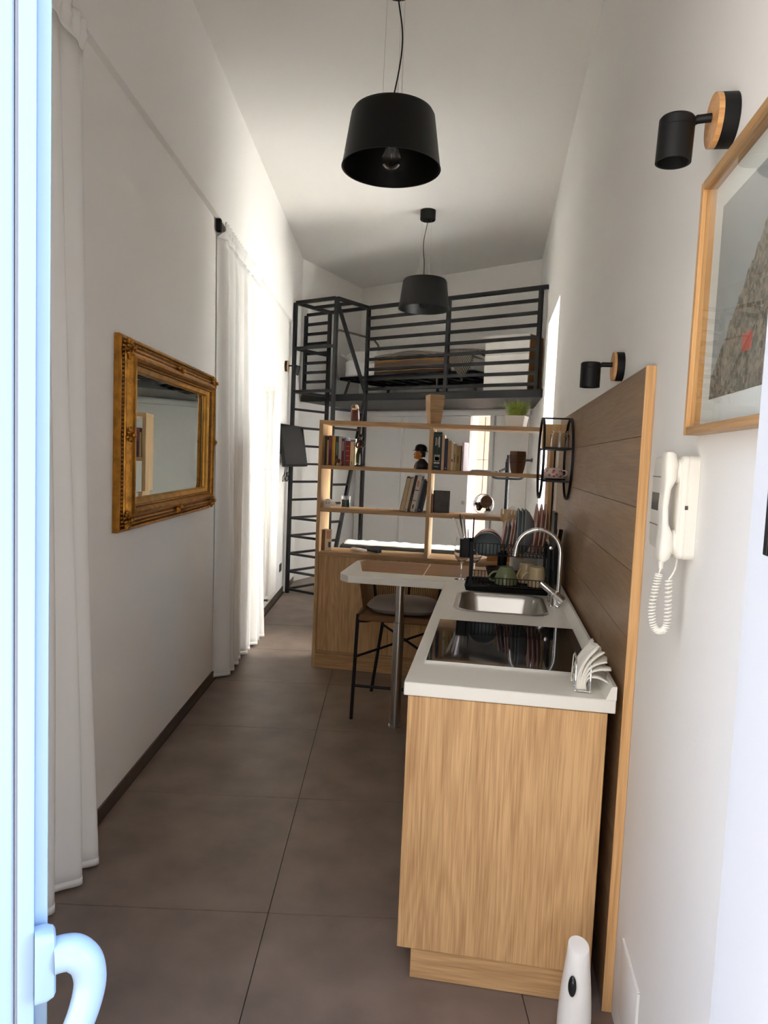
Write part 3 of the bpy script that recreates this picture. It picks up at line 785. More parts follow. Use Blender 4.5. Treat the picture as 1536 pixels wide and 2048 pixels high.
# local: x out of the wall, y along the wall, z up (centre)
def frame_sweep(prof):
    """prof: (inset, out) pairs swept round the mitred rectangle"""
    b = MB(); rings = []
    for k in range(4):
        sy, sz = ((-1, -1), (1, -1), (1, 1), (-1, 1))[k]
        rings.append([b.bm.verts.new((x, sy * (MW / 2 - d), sz * (MH / 2 - d))) for d, x in prof])
    n = len(prof)
    for k in range(4):
        A, B = rings[k], rings[(k + 1) % 4]
        for i in range(n - 1): b.bm.faces.new((A[i], B[i], B[i + 1], A[i + 1]))
    bmesh.ops.recalc_face_normals(b.bm, faces=b.bm.faces[:])
    return b
frame_sweep([(0.0, 0.001), (0.0, 0.022), (0.006, 0.028), (0.014, 0.028), (0.018, 0.022)]).build('outer_moulding', M_GOLD, t)
frame_sweep([(0.018, 0.016), (0.030, 0.026), (0.040, 0.030)]).build('beaded_band', M_GOLDD, t, label='dark carved band with small beads')
frame_sweep([(0.038, 0.024), (0.042, 0.036), (0.050, 0.036), (0.054, 0.030), (0.060, 0.040), (0.068, 0.052), (0.078, 0.062), (0.086, 0.064), (0.092, 0.058), (0.096, 0.046)]).build('raised_moulding', M_GOLD, t, smooth=50)
frame_sweep([(0.096, 0.046), (0.100, 0.040), (0.106, 0.040), (0.109, 0.034)]).build('inner_band', M_GOLDD, t)
frame_sweep([(0.109, 0.034), (0.114, 0.031), (0.128, 0.025), (0.131, 0.020), (0.135, 0.014), (0.135, 0.008)]).build('flat_slip', mat('gilt_leaf', rgb(190, 138, 56), 0.4, 0.7, vary=0.3, vscale=14), t, label='plain gilt slip with leaf squares')
b = MB()
def along(d, step, fn):
    for k in range(4):
        L_ = (MW if k % 2 == 0 else MH) - 2 * d; n = int(L_ / step)
        for i in range(n + 1):
            s = -L_ / 2 + L_ * i / n
            y, z = ((s, -MH / 2 + d), (MW / 2 - d, s), (s, MH / 2 - d), (-MW / 2 + d, s))[k]
            fn(y, z)
along(0.027, 0.017, lambda y, z: b.sphere((0.028, y, z), 0.005, u=6, v=4))
along(0.103, 0.012, lambda y, z: b.sphere((0.041, y, z), 0.0038, u=5, v=4))
b.build('beading', M_GOLD, t, kind='stuff')
def ornament(cy, cz, big, seed):
    rnd = random.Random(seed); b = MB()
    for k in range(13 if big else 9):
        a = 2 * PI * k / (13 if big else 9); r_ = (0.030 if big else 0.022) * rnd.uniform(0.7, 1.1)
        M_ = Matrix.Rotation(a, 4, 'X')
        b.sphere((0.058 - 0.014 * (r_ / 0.03), cy + r_ * cos(a), cz + r_ * sin(a)), (0.010, 0.015, 0.007), u=8, v=6, M=M_)
    b.sphere((0.064, cy, cz), (0.010, 0.012, 0.012), u=10, v=6)
    b.build('carved_ornament', M_GOLD, t)
for i, (a, c) in enumerate(((-1, -1), (1, -1), (1, 1), (-1, 1))): ornament(a * (MW / 2 - 0.052), c * (MH / 2 - 0.052), True, i)
for i, (a, c) in enumerate(((0, -1), (0, 1))): ornament(0, c * (MH / 2 - 0.06), False, i + 9)
for i, a in enumerate((-1, 1)): ornament(a * (MW / 2 - 0.06), 0, False, i + 19)
b = MB()
yi, zi = MW / 2 - 0.132, MH / 2 - 0.132
b.box(0.003, 0.009, -yi, yi, -zi, zi)
b.build('backing', M_MATT, t, smooth=0)
b = MB()
for (A_, B_) in ((0, 0.025),):
    o_ = [(0.0105, s * (yi), q * (zi)) for s, q in ((-1, -1), (1, -1), (1, 1), (-1, 1))]
    i_ = [(0.0120, s * (yi - 0.025), q * (zi - 0.025)) for s, q in ((-1, -1), (1, -1), (1, 1), (-1, 1))]
    ov = [b.bm.verts.new(p) for p in o_]; iv = [b.bm.verts.new(p) for p in i_]
    for k in range(4): b.bm.faces.new((ov[k], ov[(k + 1) % 4], iv[(k + 1) % 4], iv[k]))
    b.bm.faces.new(iv)
bmesh.ops.recalc_face_normals(b.bm, faces=b.bm.faces[:])
b.build('glass', M_MIRROR, t, smooth=0, label='mirror glass with bevelled edge')

# ------------------------------------------------------------------ radiator, socket, TV, far wall lamp
t = thing('radiator', 'tall white column radiator beside the far white curtain', 'radiator', LW(-1.112, 6.0, 0.23), KY)
RH = 1.86
for k in range(7):
    y = 0.0 + k * 0.046
    b = MB()
    for x in (0.040, 0.085, 0.125):
        b.tube([(x, y, 0.03), (x, y, RH - 0.03)], 0.0125, 10)
    for z in (0.03, RH - 0.03):
        b.tube([(0.028, y, z), (0.137, y, z)], 0.021, 10)
    b.tube([(0.04, y, RH * 0.62), (0.125, y, RH * 0.62)], 0.010, 8)
    b.build('section', M_RAD, t)
b = MB()
for x in (0.040, 0.125):
    for z in (0.03, RH - 0.03): b.tube([(x, -0.012, z), (x, 6 * 0.046 + 0.012, z)], 0.016, 10)
b.build('header_pipe', M_RAD, t)
b = MB(); b.tube([(0.0, 0.09, RH * 0.9), (0.04, 0.09, RH * 0.9)], 0.008).tube([(0.0, 0.09, RH * 0.12), (0.04, 0.09, RH * 0.12)], 0.008).build('bracket', M_RAD, t)
b = MB(); b.tube([(0.085, -0.012, 0.03), (0.085, -0.055, 0.03)], 0.016, 12).tube([(0.085, -0.05, 0.03), (0.085, -0.05, -0.02), (0.04, -0.05, -0.06), (0.0, -0.05, -0.06)], 0.008, 10).tube([(0.085, -0.05, 0.03), (0.125, -0.05, 0.03)], 0.017, 12)
b.build('valve', M_CHROME, t)

t = thing('wall_socket', 'black wall socket low on the wall beyond the radiator', 'socket', LW(-1.112, 7.43, 0.30), KY)
b = MB(); b.box(0.0, 0.008, -0.06, 0.06, -0.042, 0.042, 0.003); b.build('plate', M_MATT, t)
for y in (-0.03, 0, 0.03): MB().box(0.0079, 0.0095, y - 0.011, y + 0.011, -0.022, 0.022, 0.0005, 1).build('insert', M_CHAR, t, smooth=0)

TVa, TVb = Vector((-2.080, 6.705, 1.615)), Vector((-2.045, 7.41, 1.59))
tvc = (TVa + TVb) / 2; tvd = (TVb - TVa)
t = thing('television', 'black flat television on a swing arm beside the loft ladder', 'television', tvc, math.atan2(tvd.y, tvd.x) + PI)
t.rotation_euler = (R(9), 0, t.rotation_euler[2])      # tipped down; local -x.. along the set, -y out of the screen
# local x runs from far to near edge; the screen looks along local +y
TW, THH = 0.715, 0.43
MB().box(-TW / 2, TW / 2, -0.02, 0.012, -THH / 2, THH / 2, 0.006).build('casing', M_MATT, t)
MB().box(-TW / 2 + 0.014, TW / 2 - 0.014, 0.0121, 0.0135, -THH / 2 + 0.022, THH / 2 - 0.014).build('screen', M_SCREEN, t, smooth=0, label='dark glossy screen')
MB().box(-0.20, 0.20, -0.055, -0.02, -0.12, 0.13, 0.01).build('back_box', M_MATT, t)
Tt = Matrix.Translation(t.location) @ t.rotation_euler.to_matrix().to_4x4()
def tv_loc(p): return Tt.inverted() @ Vector(p)
wp = LW(-1.112, 7.05, 1.60)
b = MB(); b.bar(tv_loc(wp + Vector((0.01, 0, 0))), (0.0, -0.055, 0.0), 0.03, 0.05); b.build('swing_arm', M_MATT, t, smooth=0)
b = MB(); q = tv_loc(wp)
b.sphere(q, (0.02, 0.05, 0.09)); b.build('wall_plate', M_MATT, t)
b = MB(); rnd = random.Random(5)
for k in range(3):
    pts = [Vector((0.24 - 0.04 * k, -0.03, -THH / 2 + 0.01))] + [Vector((0.30 - 0.06 * i + rnd.uniform(-0.05, 0.05), -0.04 + rnd.uniform(-0.02, 0.02), -THH / 2 - 0.05 - 0.10 * (0.5 + 0.5 * sin(i * 2.2 + k)))) for i in range(4)] + [Vector((0.10, -0.035, -THH / 2 + 0.012))]
    b.tube(catmull(pts, 6), 0.0035, 6)
b.build('cable', M_MATT, t, label='loose black cables below the set')

def wall_lamp(label, loc, rz, r_disc, th, arm, head_r, head_h, head_dz, tilt=0.0, sp=0.0):
    """local: -x out of the wall"""
    t = thing('wall_lamp', label, 'wall lamp', loc, rz, )
    Md = Matrix.Rotation(R(-90), 4, 'Y')
    MB().lathe([(0, 0.0005), (r_disc, 0.0005), (r_disc, th * 0.74), (0, th * 0.74)], 40, M=Md).build('backplate', M_MATT, t)
    MB().lathe([(0, th * 0.741), (r_disc, th * 0.741), (r_disc, th), (0, th)], 40, M=Md).build('wood_disc', M_WOODDISC, t, label='pale wood disc')
    MB().tube([(-th, 0, 0.006), (-th - arm * 0.8, sp * 0.5, 0.006), (-th - arm, sp, 0.002)], [0.008, 0.008, 0.006], 12).build('arm', M_MATT, t)
    hx = -th - arm - head_r * 0.9
    Mh = Matrix.Translation((hx, sp, -0.010)) @ Matrix.Rotation(tilt, 4, 'Y')
    hd = MB().lathe([(0, 0.022), (head_r - 0.003, 0.022), (head_r, 0.018), (head_r, 0.003), (head_r - 0.0008, 0.002), (head_r, 0.001), (head_r, -head_h + 0.02), (head_r - 0.004, -head_h + 0.02), (head_r - 0.004, -head_h + 0.050), (0, -head_h + 0.050)], 32, M=Mh).build('lamp_head', M_MATT, t)
    MB().lathe([(0, -head_h + 0.049), (head_r * 0.7, -head_h + 0.049), (head_r * 0.72, -head_h + 0.043), (0, -head_h + 0.041)], 20, M=Mh).build('bulb', M_WPLAS, hd)
    return t
wall_lamp('black spot lamp high on the right wall by the framed picture', (0.405, 1.435, 2.172), 0, 0.0475, 0.038, 0.030, 0.0325, 0.080, 0.0, R(2), sp=0.01)
wall_lamp('black spot lamp on the right wall above the splashback', (0.405, 2.445, 1.853), 0, 0.0475, 0.034, 0.040, 0.0325, 0.080, 0.0, 0)
wall_lamp('small black spot lamp on the left wall before the ladder', LW(-1.112, 7.36, 2.425), KY + PI, 0.055, 0.036, 0.05, 0.037, 0.095, 0.0, R(-12))

# ------------------------------------------------------------------ pendant lamps
def pendant(label, x, y, zb, zt, rb, rt, wob):
    t = thing('pendant_lamp', label, 'pendant lamp', (x, y, 0), 0, 'pair of black pendants')
    MB().lathe([(0, H_CEIL - 0.001), (0.070, H_CEIL - 0.001), (0.070, H_CEIL - 0.082), (0.066, H_CEIL - 0.088), (0, H_CEIL - 0.088)], 36).build('canopy', M_MATT, t)
    n = 56; b = MB()
    b.lathe([(rb, zb), (rb - 0.003, zb + 0.004), (rt + 0.004, zt - 0.02), (rt - 0.006, zt - 0.003), (rt - 0.03, zt), (0.03, zt), (0.03, zt - 0.004), (rt - 0.032, zt - 0.004), (rt - 0.012, zt - 0.012), (rt - 0.004, zt - 0.026), (rb - 0.008, zb + 0.002)], n, closed=True)
    sh = b.build('lamp_shade', M_SHADE, t, smooth=50)
    b = MB()
    b.tube(catmull([(0.0, 0, H_CEIL - 0.088), (wob * 0.2, 0, H_CEIL - 0.14), (wob * 0.85, 0.0, H_CEIL - 0.25), (wob * 0.95, 0, H_CEIL - 0.34), (wob * 0.55, 0, H_CEIL - 0.45), (-0.012, 0, zt + 0.02), (-0.01, 0, zt - 0.002)], 6), 0.0035, 8)
    b.build('cord', M_MATT, t)
    for a in (200, 320, 80):
        MB().tube([(0.05 * cos(R(a)), 0.05 * sin(R(a)), H_CEIL - 0.087), (0.055 * cos(R(a)), 0.055 * sin(R(a)), zt)], 0.0009, 6).build('suspension_wire', M_STEEL, t)
    MB().lathe([(0, zt - 0.003), (0.024, zt - 0.003), (0.024, zt - 0.115), (0.019, zt - 0.12), (0, zt - 0.12)], 20).build('lamp_holder', M_MATT, t)
    bz = zt - 0.12
    MB().lathe([(0.014, bz), (0.016, bz - 0.03), (0.034, bz - 0.056), (0.0475, bz - 0.092), (0.040, bz - 0.122), (0.022, bz - 0.136), (0, bz - 0.139)], 28).build('bulb', glass('bulb_glass', (0.9, 0.88, 0.84, 1)), t, label='clear globe bulb, unlit')
    MB().tube([(0.004, 0, bz - 0.01), (0.010, 0, bz - 0.06), (0.0, 0, bz - 0.095), (-0.010, 0, bz - 0.06), (-0.004, 0, bz - 0.01)], 0.0012, 6).build('filament', M_STEEL, t)
    return t
pendant('large black drum pendant lamp hanging nearest the entrance', -0.557, 3.397, 2.888, 3.146, 0.2365, 0.194, 0.030)
pendant('black drum pendant lamp hanging farther off, before the loft', -0.712, 6.519, 2.890, 3.158, 0.2365, 0.197, -0.030)

# ------------------------------------------------------------------ bar stool
t = thing('bar_stool', 'bar stool with rope-wound back and grey cushion under the bar', 'bar stool', (-0.49, 4.13, 0))
sx0, sx1, sy0, sy1, sz = -0.235, 0.235, -0.235, 0.225, 0.60
for nm, (x, y), (fx, fy) in (('leg', (sx0, sy0), (-0.252, -0.235)), ('leg', (sx1, sy0), (0.252, -0.235)), ('leg', (-0.14, sy1), (-0.222, 0.272)), ('leg', (0.14, sy1), (0.222, 0.272))):
    MB().tube([(x, y, sz + 0.02), (fx, fy, 0.001)], 0.0105, 10).build(nm, M_BLACK, t)
b = MB()
seat = [(-0.235, -0.225), (0.235, -0.225), (0.240, -0.05)] + [(0.24 * cos(R(a)), 0.0 + 0.24 * sin(R(a))) for a in range(15, 166, 15)] + [(-0.240, -0.05)]
b.tube([(p[0], p[1], sz) for p in seat], 0.020, 10, closed=True); b.build('seat_rim', M_ROPE, t, label='rope-wound seat rim')
b = MB()
b.prism([(p[0] * 0.98, p[1] * 0.98) for p in seat], sz - 0.008, sz + 0.006); b.build('seat_base', M_ROPE, t, smooth=0)
def cush(sgn):
    def g(u, v):
        a = 2 * PI * u; r_ = v
        # superellipse outline
        c, s_ = cos(a), sin(a)
        k = (abs(c) ** 3 + abs(s_) ** 3) ** (-1 / 3)
        h = (max(0, 1 - r_ ** 5)) ** 0.5
        return Vector((0.215 * k * c * r_, -0.005 + 0.205 * k * s_ * r_, sz + 0.046 + sgn * 0.036 * h))
    return g
b = MB(); b.grid(cush(1), 36, 9).grid(cush(-1), 36, 9)
bmesh.ops.remove_doubles(b.bm, verts=b.bm.verts[:], dist=1e-4); bmesh.ops.recalc_face_normals(b.bm, faces=b.bm.faces[:])
b.build('cushion', M_CUSH, t, label='pale grey seat cushion')
def arc_pt(a, r_, z): return Vector((r_ * 1.02 * cos(R(a)), -0.03 + r_ * sin(R(a)) * 1.12, z))
top = [arc_pt(a, 0.262, 0.80 + 0.035 * sin(R(a))) for a in range(-8, 189, 14)]
b = MB(); b.tube(top, 0.013, 10); b.build('top_rail', M_ROPE, t, label='rope-wound back rail')
for a in (35, 90, 145):
    MB().tube([arc_pt(a, 0.225, sz), arc_pt(a, 0.262, 0.80 + 0.035 * sin(R(a)))], 0.009, 8).build('back_rod', M_BLACK, t)
for k in range(64):
    a = -6 + 192 * k / 63
    MB().tube([arc_pt(a, 0.232, sz + 0.005), arc_pt(a, 0.262, 0.80 + 0.035 * sin(R(a)))], 0.0036, 5).build('back_cord', M_ROPE, t)
zx = 0.40
fl_ = lambda x, y, fx, fy, z: Vector((fx + (x - fx) * z / 0.62, fy + (y - fy) * z / 0.62, z))
A_, B_, C_, D_ = fl_(sx0, sy0, -0.252, -0.235, 0.37), fl_(0.14, sy1, 0.222, 0.272, 0.44), fl_(sx1, sy0, 0.252, -0.235, 0.37), fl_(-0.14, sy1, -0.222, 0.272, 0.44)
MB().tube([A_, B_], 0.0075, 8).build('cross_brace', M_BLACK, t); MB().tube([C_ + Vector((0, 0, .002)), D_ + Vector((0, 0, .018))], 0.0075, 8).build('cross_brace', M_BLACK, t)
MB().tube([fl_(sx0, sy0, -0.252, -0.235, 0.20), fl_(sx1, sy0, 0.252, -0.235, 0.20)], 0.0085, 8).build('footrest', M_BLACK, t)
for x in (-0.2, 0.2):
    MB().tube(catmull([(x * 1.17, -0.235, sz - 0.02), (x * 0.9, -0.15, sz - 0.035), (x * 0.55, 0.0, sz - 0.03), (x * 0.6, 0.16, sz - 0.02)], 4), 0.0075, 8).build('under_frame', M_BLACK, t)

# ------------------------------------------------------------------ books
M_PAGE = mat('book_pages', rgb(222, 208, 182), 0.9, bump=0.2, bscale=400)
def bookmat(r, g, b_, rough=0.55): return mat('cover_%d_%d_%d' % (r, g, b_), rgb(r, g, b_), rough, vary=0.06, vscale=30)
def book(label, x0, x1, z0, h, col, yf=4.868, dep=0.15, lean=0.0, group=None, yaw=0.0, marks=()):
    """upright book, spine to the front; leans to +x by turning about its lower right edge"""
    t = thing('book', label, 'book', ((x0 + x1) / 2, yf + dep / 2, z0), 0, group)
    t.rotation_euler = (0, lean, yaw)
    w_ = (x1 - x0) / 2; c = min(0.0022, w_ * 0.3); d = dep / 2
    b = MB()
    b.box(-w_, -w_ + c, -d, d, 0.0005, h).box(w_ - c, w_, -d, d, 0.0005, h).box(-w_ + c, w_ - c, -d, -d + c, 0.0005, h)
    b.build('cover', bookmat(*col), t, smooth=0)
    MB().box(-w_ + c, w_ - c, -d + c, d - 0.003, 0.003, h - 0.004).build('pages', M_PAGE, t, smooth=0)
    for (a0, a1, b0, b1, mc) in marks:      # flat print on the spine: fractions across and up
        MB().box(-w_ + 2 * w_ * a0, -w_ + 2 * w_ * a1, -d - 0.0006, -d, h * b0, h * b1).build('spine_print', bookmat(*mc), t, smooth=0)
    return t
Z1, Z2, Z3, ZT = 1.4505, 1.1485, 0.8375, 1.7655
gx = lambda px: -1.206 + (px - 647.0) * 0.157 / 43
GL = 'books on the upper left shelf'
W_ = (226, 218, 202)
for lab, a, c, h, col, mk in (
        ('dark olive brown book, first against the left upright', 650.6, 655.0, 0.207, (74, 60, 40), ((0.3, 0.9, 0.1, 0.75, (52, 46, 58)),)),
        ('slim pale yellow book second from the left upright', 655.1, 658.2, 0.178, (206, 180, 110), ()),
        ('plum and pink book on the upper left shelf', 658.3, 665.0, 0.210, (132, 70, 84), ((0.25, 0.75, 0.05, 0.55, (86, 34, 58)),)),
        ('bright mustard yellow book on the upper left shelf', 665.4, 671.2, 0.205, (210, 152, 24), ((0.7, 0.95, 0.02, 0.98, (228, 190, 90)),)),
        ('dark green book behind the little mushroom ornament', 671.8, 677.8, 0.208, (50, 62, 52), ((0.3, 0.7, 0.35, 0.8, (120, 134, 122)),)),
        ('pale grey book beside the dark green book', 678.0, 683.8, 0.203, (186, 178, 168), ()),
        ('narrow crimson book on the upper left shelf', 684.0, 688.8, 0.192, (112, 32, 44), ((0.3, 0.8, 0.55, 0.9, (196, 150, 140)),)),
        ('very thin blue grey book before the thick red one', 689.0, 691.3, 0.202, (110, 112, 126), ()),
        ('thick red book with gilt bands on the upper left shelf', 691.6, 701.0, 0.176, (134, 28, 26), tuple((0.15, 0.85, q, q + 0.02, (196, 140, 74)) for q in (0.2, 0.4, 0.6, 0.78))),
        ('cream patterned book last in the upper left row', 701.4, 708.2, 0.172, (222, 200, 158), ((0.2, 0.6, 0.3, 0.8, (232, 190, 140)), (0.3, 0.7, 0.05, 0.2, (150, 150, 96))))):
    dp = 0.16 if 'thin blue' not in lab else 0.14
    book(lab, gx(a), gx(c), Z1, h, col, dep=dp, group=GL, marks=mk)
t = thing('box', 'pale blue and white box standing behind the thick red book', 'box', (gx(697.0), 5.055, Z1))
MB().box(-0.019, 0.019, -0.018, 0.018, 0.0005, 0.198, 0.001, 1).build('carton', bookmat(232, 232, 230), t, smooth=0)
MB().box(-0.0192, 0.0192, -0.0185, -0.018, 0.168, 0.190).build('label_band', bookmat(150, 170, 196), t, smooth=0)

hx = lambda px: -0.430 + (px - 863.0) * 0.0035
GR = 'books on the upper right shelf'
t = book('thick dark green book with white lettering beside the divider', hx(866), hx(882.2), Z1, 0.262, (22, 46, 40), dep=0.17, group=GR,
         marks=((0.46, 0.50, 0.02, 0.98, (60, 84, 76)), (0.22, 0.32, 0.64, 0.86, (216, 214, 200)), (0.44, 0.54, 0.66, 0.84, (216, 214, 200)), (0.60, 0.74, 0.60, 0.88, (216, 214, 200)),
                (0.12, 0.80, 0.235, 0.40, (176, 172, 160)), (0.2, 0.72, 0.25, 0.34, (120, 60, 62)), (0.10, 0.80, 0.165, 0.205, (206, 204, 192)), (0.14, 0.7, 0.075, 0.095, (206, 204, 192)), (0.03, 0.97, 0.91, 0.93, (70, 96, 84))))
for lab, a, c, h, col, mk in (
        ('cream book standing next to the thick green book', 882.4, 887.4, 0.243, (206, 172, 136), ()),
        ('navy blue book on the upper right shelf', 887.6, 894.4, 0.219, (30, 34, 62), ((0.3, 0.7, 0.04, 0.08, (140, 150, 190)),)),
        ('tan book next to the navy blue book', 894.6, 901.3, 0.205, (178, 138, 88), ()),
        ('narrow white book between two tan books', 901.5, 905.3, 0.198, (214, 204, 186), ((0.2, 0.8, 0.3, 0.4, (90, 76, 60)),)),
        ('beige book with a dark title on the upper right shelf', 905.5, 911.4, 0.186, (190, 160, 106), ((0.35, 0.6, 0.3, 0.62, (90, 70, 40)),)),
        ('broad khaki book with dark title, by the pink one', 911.6, 920.0, 0.174, (160, 126, 70), ((0.3, 0.5, 0.3, 0.6, (60, 46, 30)),)),
        ('thin black strip standing for the shaded gap before the pink book', 920.2, 922.2, 0.172, (24, 20, 20), ())):  # last entry is a strip coloured black for the shade between two books
    book(lab, hx(a), hx(c), Z1, h, col, dep=0.14, group=GR, marks=mk)
book('pink and white book standing at an angle, last of its row', hx(925.6), hx(930.0), Z1, 0.198, (226, 196, 192), yf=4.875, dep=0.115, group=GR, yaw=R(-14), marks=((0.2, 0.6, 0.2, 0.7, (190, 160, 160)),))

GS = 'leaning books on the lower left shelf'
LN = R(10.5)
lx = -0.640
for lab, wd, h, col, mk in (
        ('fat dark covered book leaning with its cream pages forward', 0.036, 0.245, (60, 44, 34), ((0.1, 0.94, 0.01, 0.97, (196, 172, 132)),)),
        ('white book leaning second in the slanting row', 0.024, 0.236, (206, 192, 170), ((0.3, 0.7, 0.03, 0.08, (120, 110, 100)),)),
        ('dark brown speckled book leaning in the slanting row', 0.023, 0.258, (66, 42, 30), ((0.2, 0.8, 0.1, 0.3, (104, 66, 44)), (0.3, 0.9, 0.5, 0.7, (34, 26, 26)))),
        ('white book with red and black print leaning in the row', 0.036, 0.257, (212, 202, 188), ((0.2, 0.7, 0.70, 0.86, (196, 140, 124)), (0.05, 0.95, 0.585, 0.605, (40, 36, 36)), (0.05, 0.95, 0.30, 0.315, (40, 36, 36)), (0.3, 0.6, 0.08, 0.2, (70, 64, 60)))),
        ('grey blue book leaning next to the last black one', 0.020, 0.236, (120, 118, 118), ((0.0, 0.6, 0.1, 0.95, (160, 156, 150)),)),
        ('black book leaning last against the divider', 0.030, 0.226, (28, 28, 36), ((0.3, 0.6, 0.05, 0.09, (110, 130, 170)),))):
    wd *= 0.86
    o = book(lab, lx, lx + wd, Z2, h, col, dep=0.15, group=GS, marks=mk, lean=LN)
    o.location.z += wd / 2 * sin(LN); lx += wd / cos(LN) + 0.0006

t = thing('album', 'black photo album standing beside the divider, grey picture on its cover', 'album', (-0.352, 4.94, Z2), R(8))
MB().box(-0.058, 0.058, 0.0, 0.03, 0.0005, 0.156, 0.002, 1).build('cover', M_MATT, t, smooth=0)
MB().box(-0.05, 0.058, -0.0012, -0.0002, 0.004, 0.152).build('picture', mat('grey_picture', rgb(66, 64, 60), 0.5, vary=0.25, vscale=30), t, smooth=0)
for k in range(4): MB().box(-0.004 + k * 0.016, 0.006 + k * 0.016, -0.008, -0.0013, 0.002, 0.088, 0.001, 1).build('relief_column', mat('relief_grey', rgb(58, 56, 54), 0.5), t, smooth=0)
t = thing('book', 'thin brown book standing behind the black album', 'book', (-0.413, 4.95, Z2))
MB().box(-0.004, 0.004, -0.07, 0.07, 0.0005, 0.13).build('cover', bookmat(150, 110, 80), t, smooth=0)
for lab, a, c, h, col, mk in (('thin brown booklet against the upright on the ledge', -1.188, -1.174, 0.150, (120, 78, 48), ()), ):
    book(lab, a, c, Z3, h, col, yf=4.88, dep=0.10)
t = thing('booklet', 'cream booklet with a small blue picture on the ledge', 'booklet', (-1.150, 4.895, Z3), R(20))
MB().box(-0.024, 0.024, -0.006, 0.006, 0.0005, 0.152, 0.001, 1).build('cover', bookmat(226, 206, 178), t, smooth=0)
MB().box(0.000, 0.017, -0.0068, -0.006, 0.022, 0.062).build('picture', bookmat(52, 74, 112), t, smooth=0)
for k in range(3): MB().box(-0.012 + 0.010 * k, -0.006 + 0.010 * k, -0.0068, -0.006, 0.085, 0.142).build('title_print', bookmat(176, 120, 96), t, smooth=0)
t = thing('paper_stack', 'loose magazines and papers lying flat beside the pink book', 'papers', (-0.085, 4.93, Z1))
for k in range(4): MB().box(-0.080 + 0.01 * k, 0.075 - 0.008 * k, -0.09, 0.08, 0.0005 + 0.003 * k, 0.0032 + 0.003 * k, M=Matrix.Rotation(R(4 - 5 * k), 4, 'Z')).build('sheet', bookmat(*((206, 200, 190), (120, 112, 108), (216, 210, 204), (90, 84, 84))[k]), t, smooth=0)
t = thing('remote_control', 'white remote control lying on the bookcase ledge', 'remote', (-0.937, 4.965, Z3), R(52))
MB().box(-0.022, 0.022, -0.068, 0.068, 0.0005, 0.019, 0.006, 3).build('body', M_WPLAS, t)
MB().box(-0.014, 0.014, 0.012, 0.05, 0.0188, 0.0196).build('display', mat('lcd_grey', rgb(150, 156, 146), 0.3), t, smooth=0)
t = thing('remote_control', 'black remote control lying on the bookcase ledge', 'remote', (-0.845, 4.985, Z3), R(48))
MB().box(-0.023, 0.023, -0.09, 0.09, 0.0005, 0.020, 0.007, 3).build('body', M_MATT, t)
b = MB()
for i in range(3):
    for j in range(6): b.box(-0.014 + 0.011 * i, -0.007 + 0.011 * i, -0.06 + 0.018 * j, -0.05 + 0.018 * j, 0.0198, 0.0208)
b.build('buttons', M_CHAR, t, smooth=0)

# ------------------------------------------------------------------ ornaments on the bookcase
M_BRG = mat('brown_gloss', rgb(96, 44, 28), 0.2, vary=0.2, vscale=20)
t = thing('figurine_jar', 'glossy brown lidded jar figurine on the bookcase top', 'ornament', (-0.996, 4.93, ZT))
MB().lathe([(0, 0), (0.034, 0), (0.037, 0.01), (0.036, 0.04), (0.033, 0.072), (0.030, 0.082), (0, 0.084)], 28).build('body', M_BRG, t)
b = MB(); b.sphere((0, 0, 0.098), (0.030, 0.030, 0.028)); b.build('head', M_BRG, t)
b = MB(); b.sphere((0.012, -0.018, 0.105), (0.014, 0.012, 0.016)).sphere((0.0, -0.024, 0.090), (0.018, 0.008, 0.008)); b.build('pale_patch', mat('ivory_gloss', rgb(226, 200, 150), 0.25), t)

def square_vase(label, x, y, z, secs, m, yaw, panels=False):
    t = thing('wooden_vase', label, 'vase', (x, y, z), yaw)
    b = MB()
    n = [[Vector((sx * h, sy * h, zz)) for sx, sy in ((-1, -1), (1, -1), (1, 1), (-1, 1))] for h, zz in secs]
    inner = [[Vector((sx * (h - 0.008), sy * (h - 0.008), zz)) for sx, sy in ((-1, -1), (1, -1), (1, 1), (-1, 1))] for h, zz in reversed(secs[1:])]
    b.loft(n + inner)
    b.build('body', m, t, smooth=20)
    return t
square_vase('tall square mango wood vase on the bookcase top above the divider', -0.432, 4.945, ZT, [(0.036, 0.0005), (0.0415, 0.04), (0.0475, 0.10), (0.0515, 0.16), (0.0525, 0.19), (0.0515, 0.205)], wood('mango_wood', rgb(140, 108, 76), rgb(186, 152, 112), 'X', 0.7, 2.0), R(24))
t = square_vase('dark carved wooden vase on the upper right shelf', 0.160, 4.945, Z1, [(0.028, 0.0005), (0.034, 0.03), (0.039, 0.08), (0.040, 0.12), (0.038, 0.152)], wood('dark_carved_wood', rgb(70, 44, 26), rgb(110, 74, 46), 'Z', 0.7, 2.0), R(38))
for k in range(4):
    Mr = Matrix.Rotation(PI / 2 * k, 4, 'Z')
    b = MB()
    for i in range(3):
        for s in (-1, 1): b.bar(Mr @ Vector((s * 0.003, -0.0405 - 0.0005, 0.075 + 0.02 * i)), Mr @ Vector((s * 0.030, -0.0405, 0.088 + 0.02 * i)), 0.003)
    b.box(-0.0015, 0.0015, -0.0395, -0.0385, 0.03, 0.14, M=Mr).bar(Mr @ Vector((-0.036, -0.0395, 0.075)), Mr @ Vector((0.036, -0.0395, 0.075)), 0.003)
    b.build('carving', mat('carving_brown', rgb(52, 32, 20), 0.7), t, smooth=0)

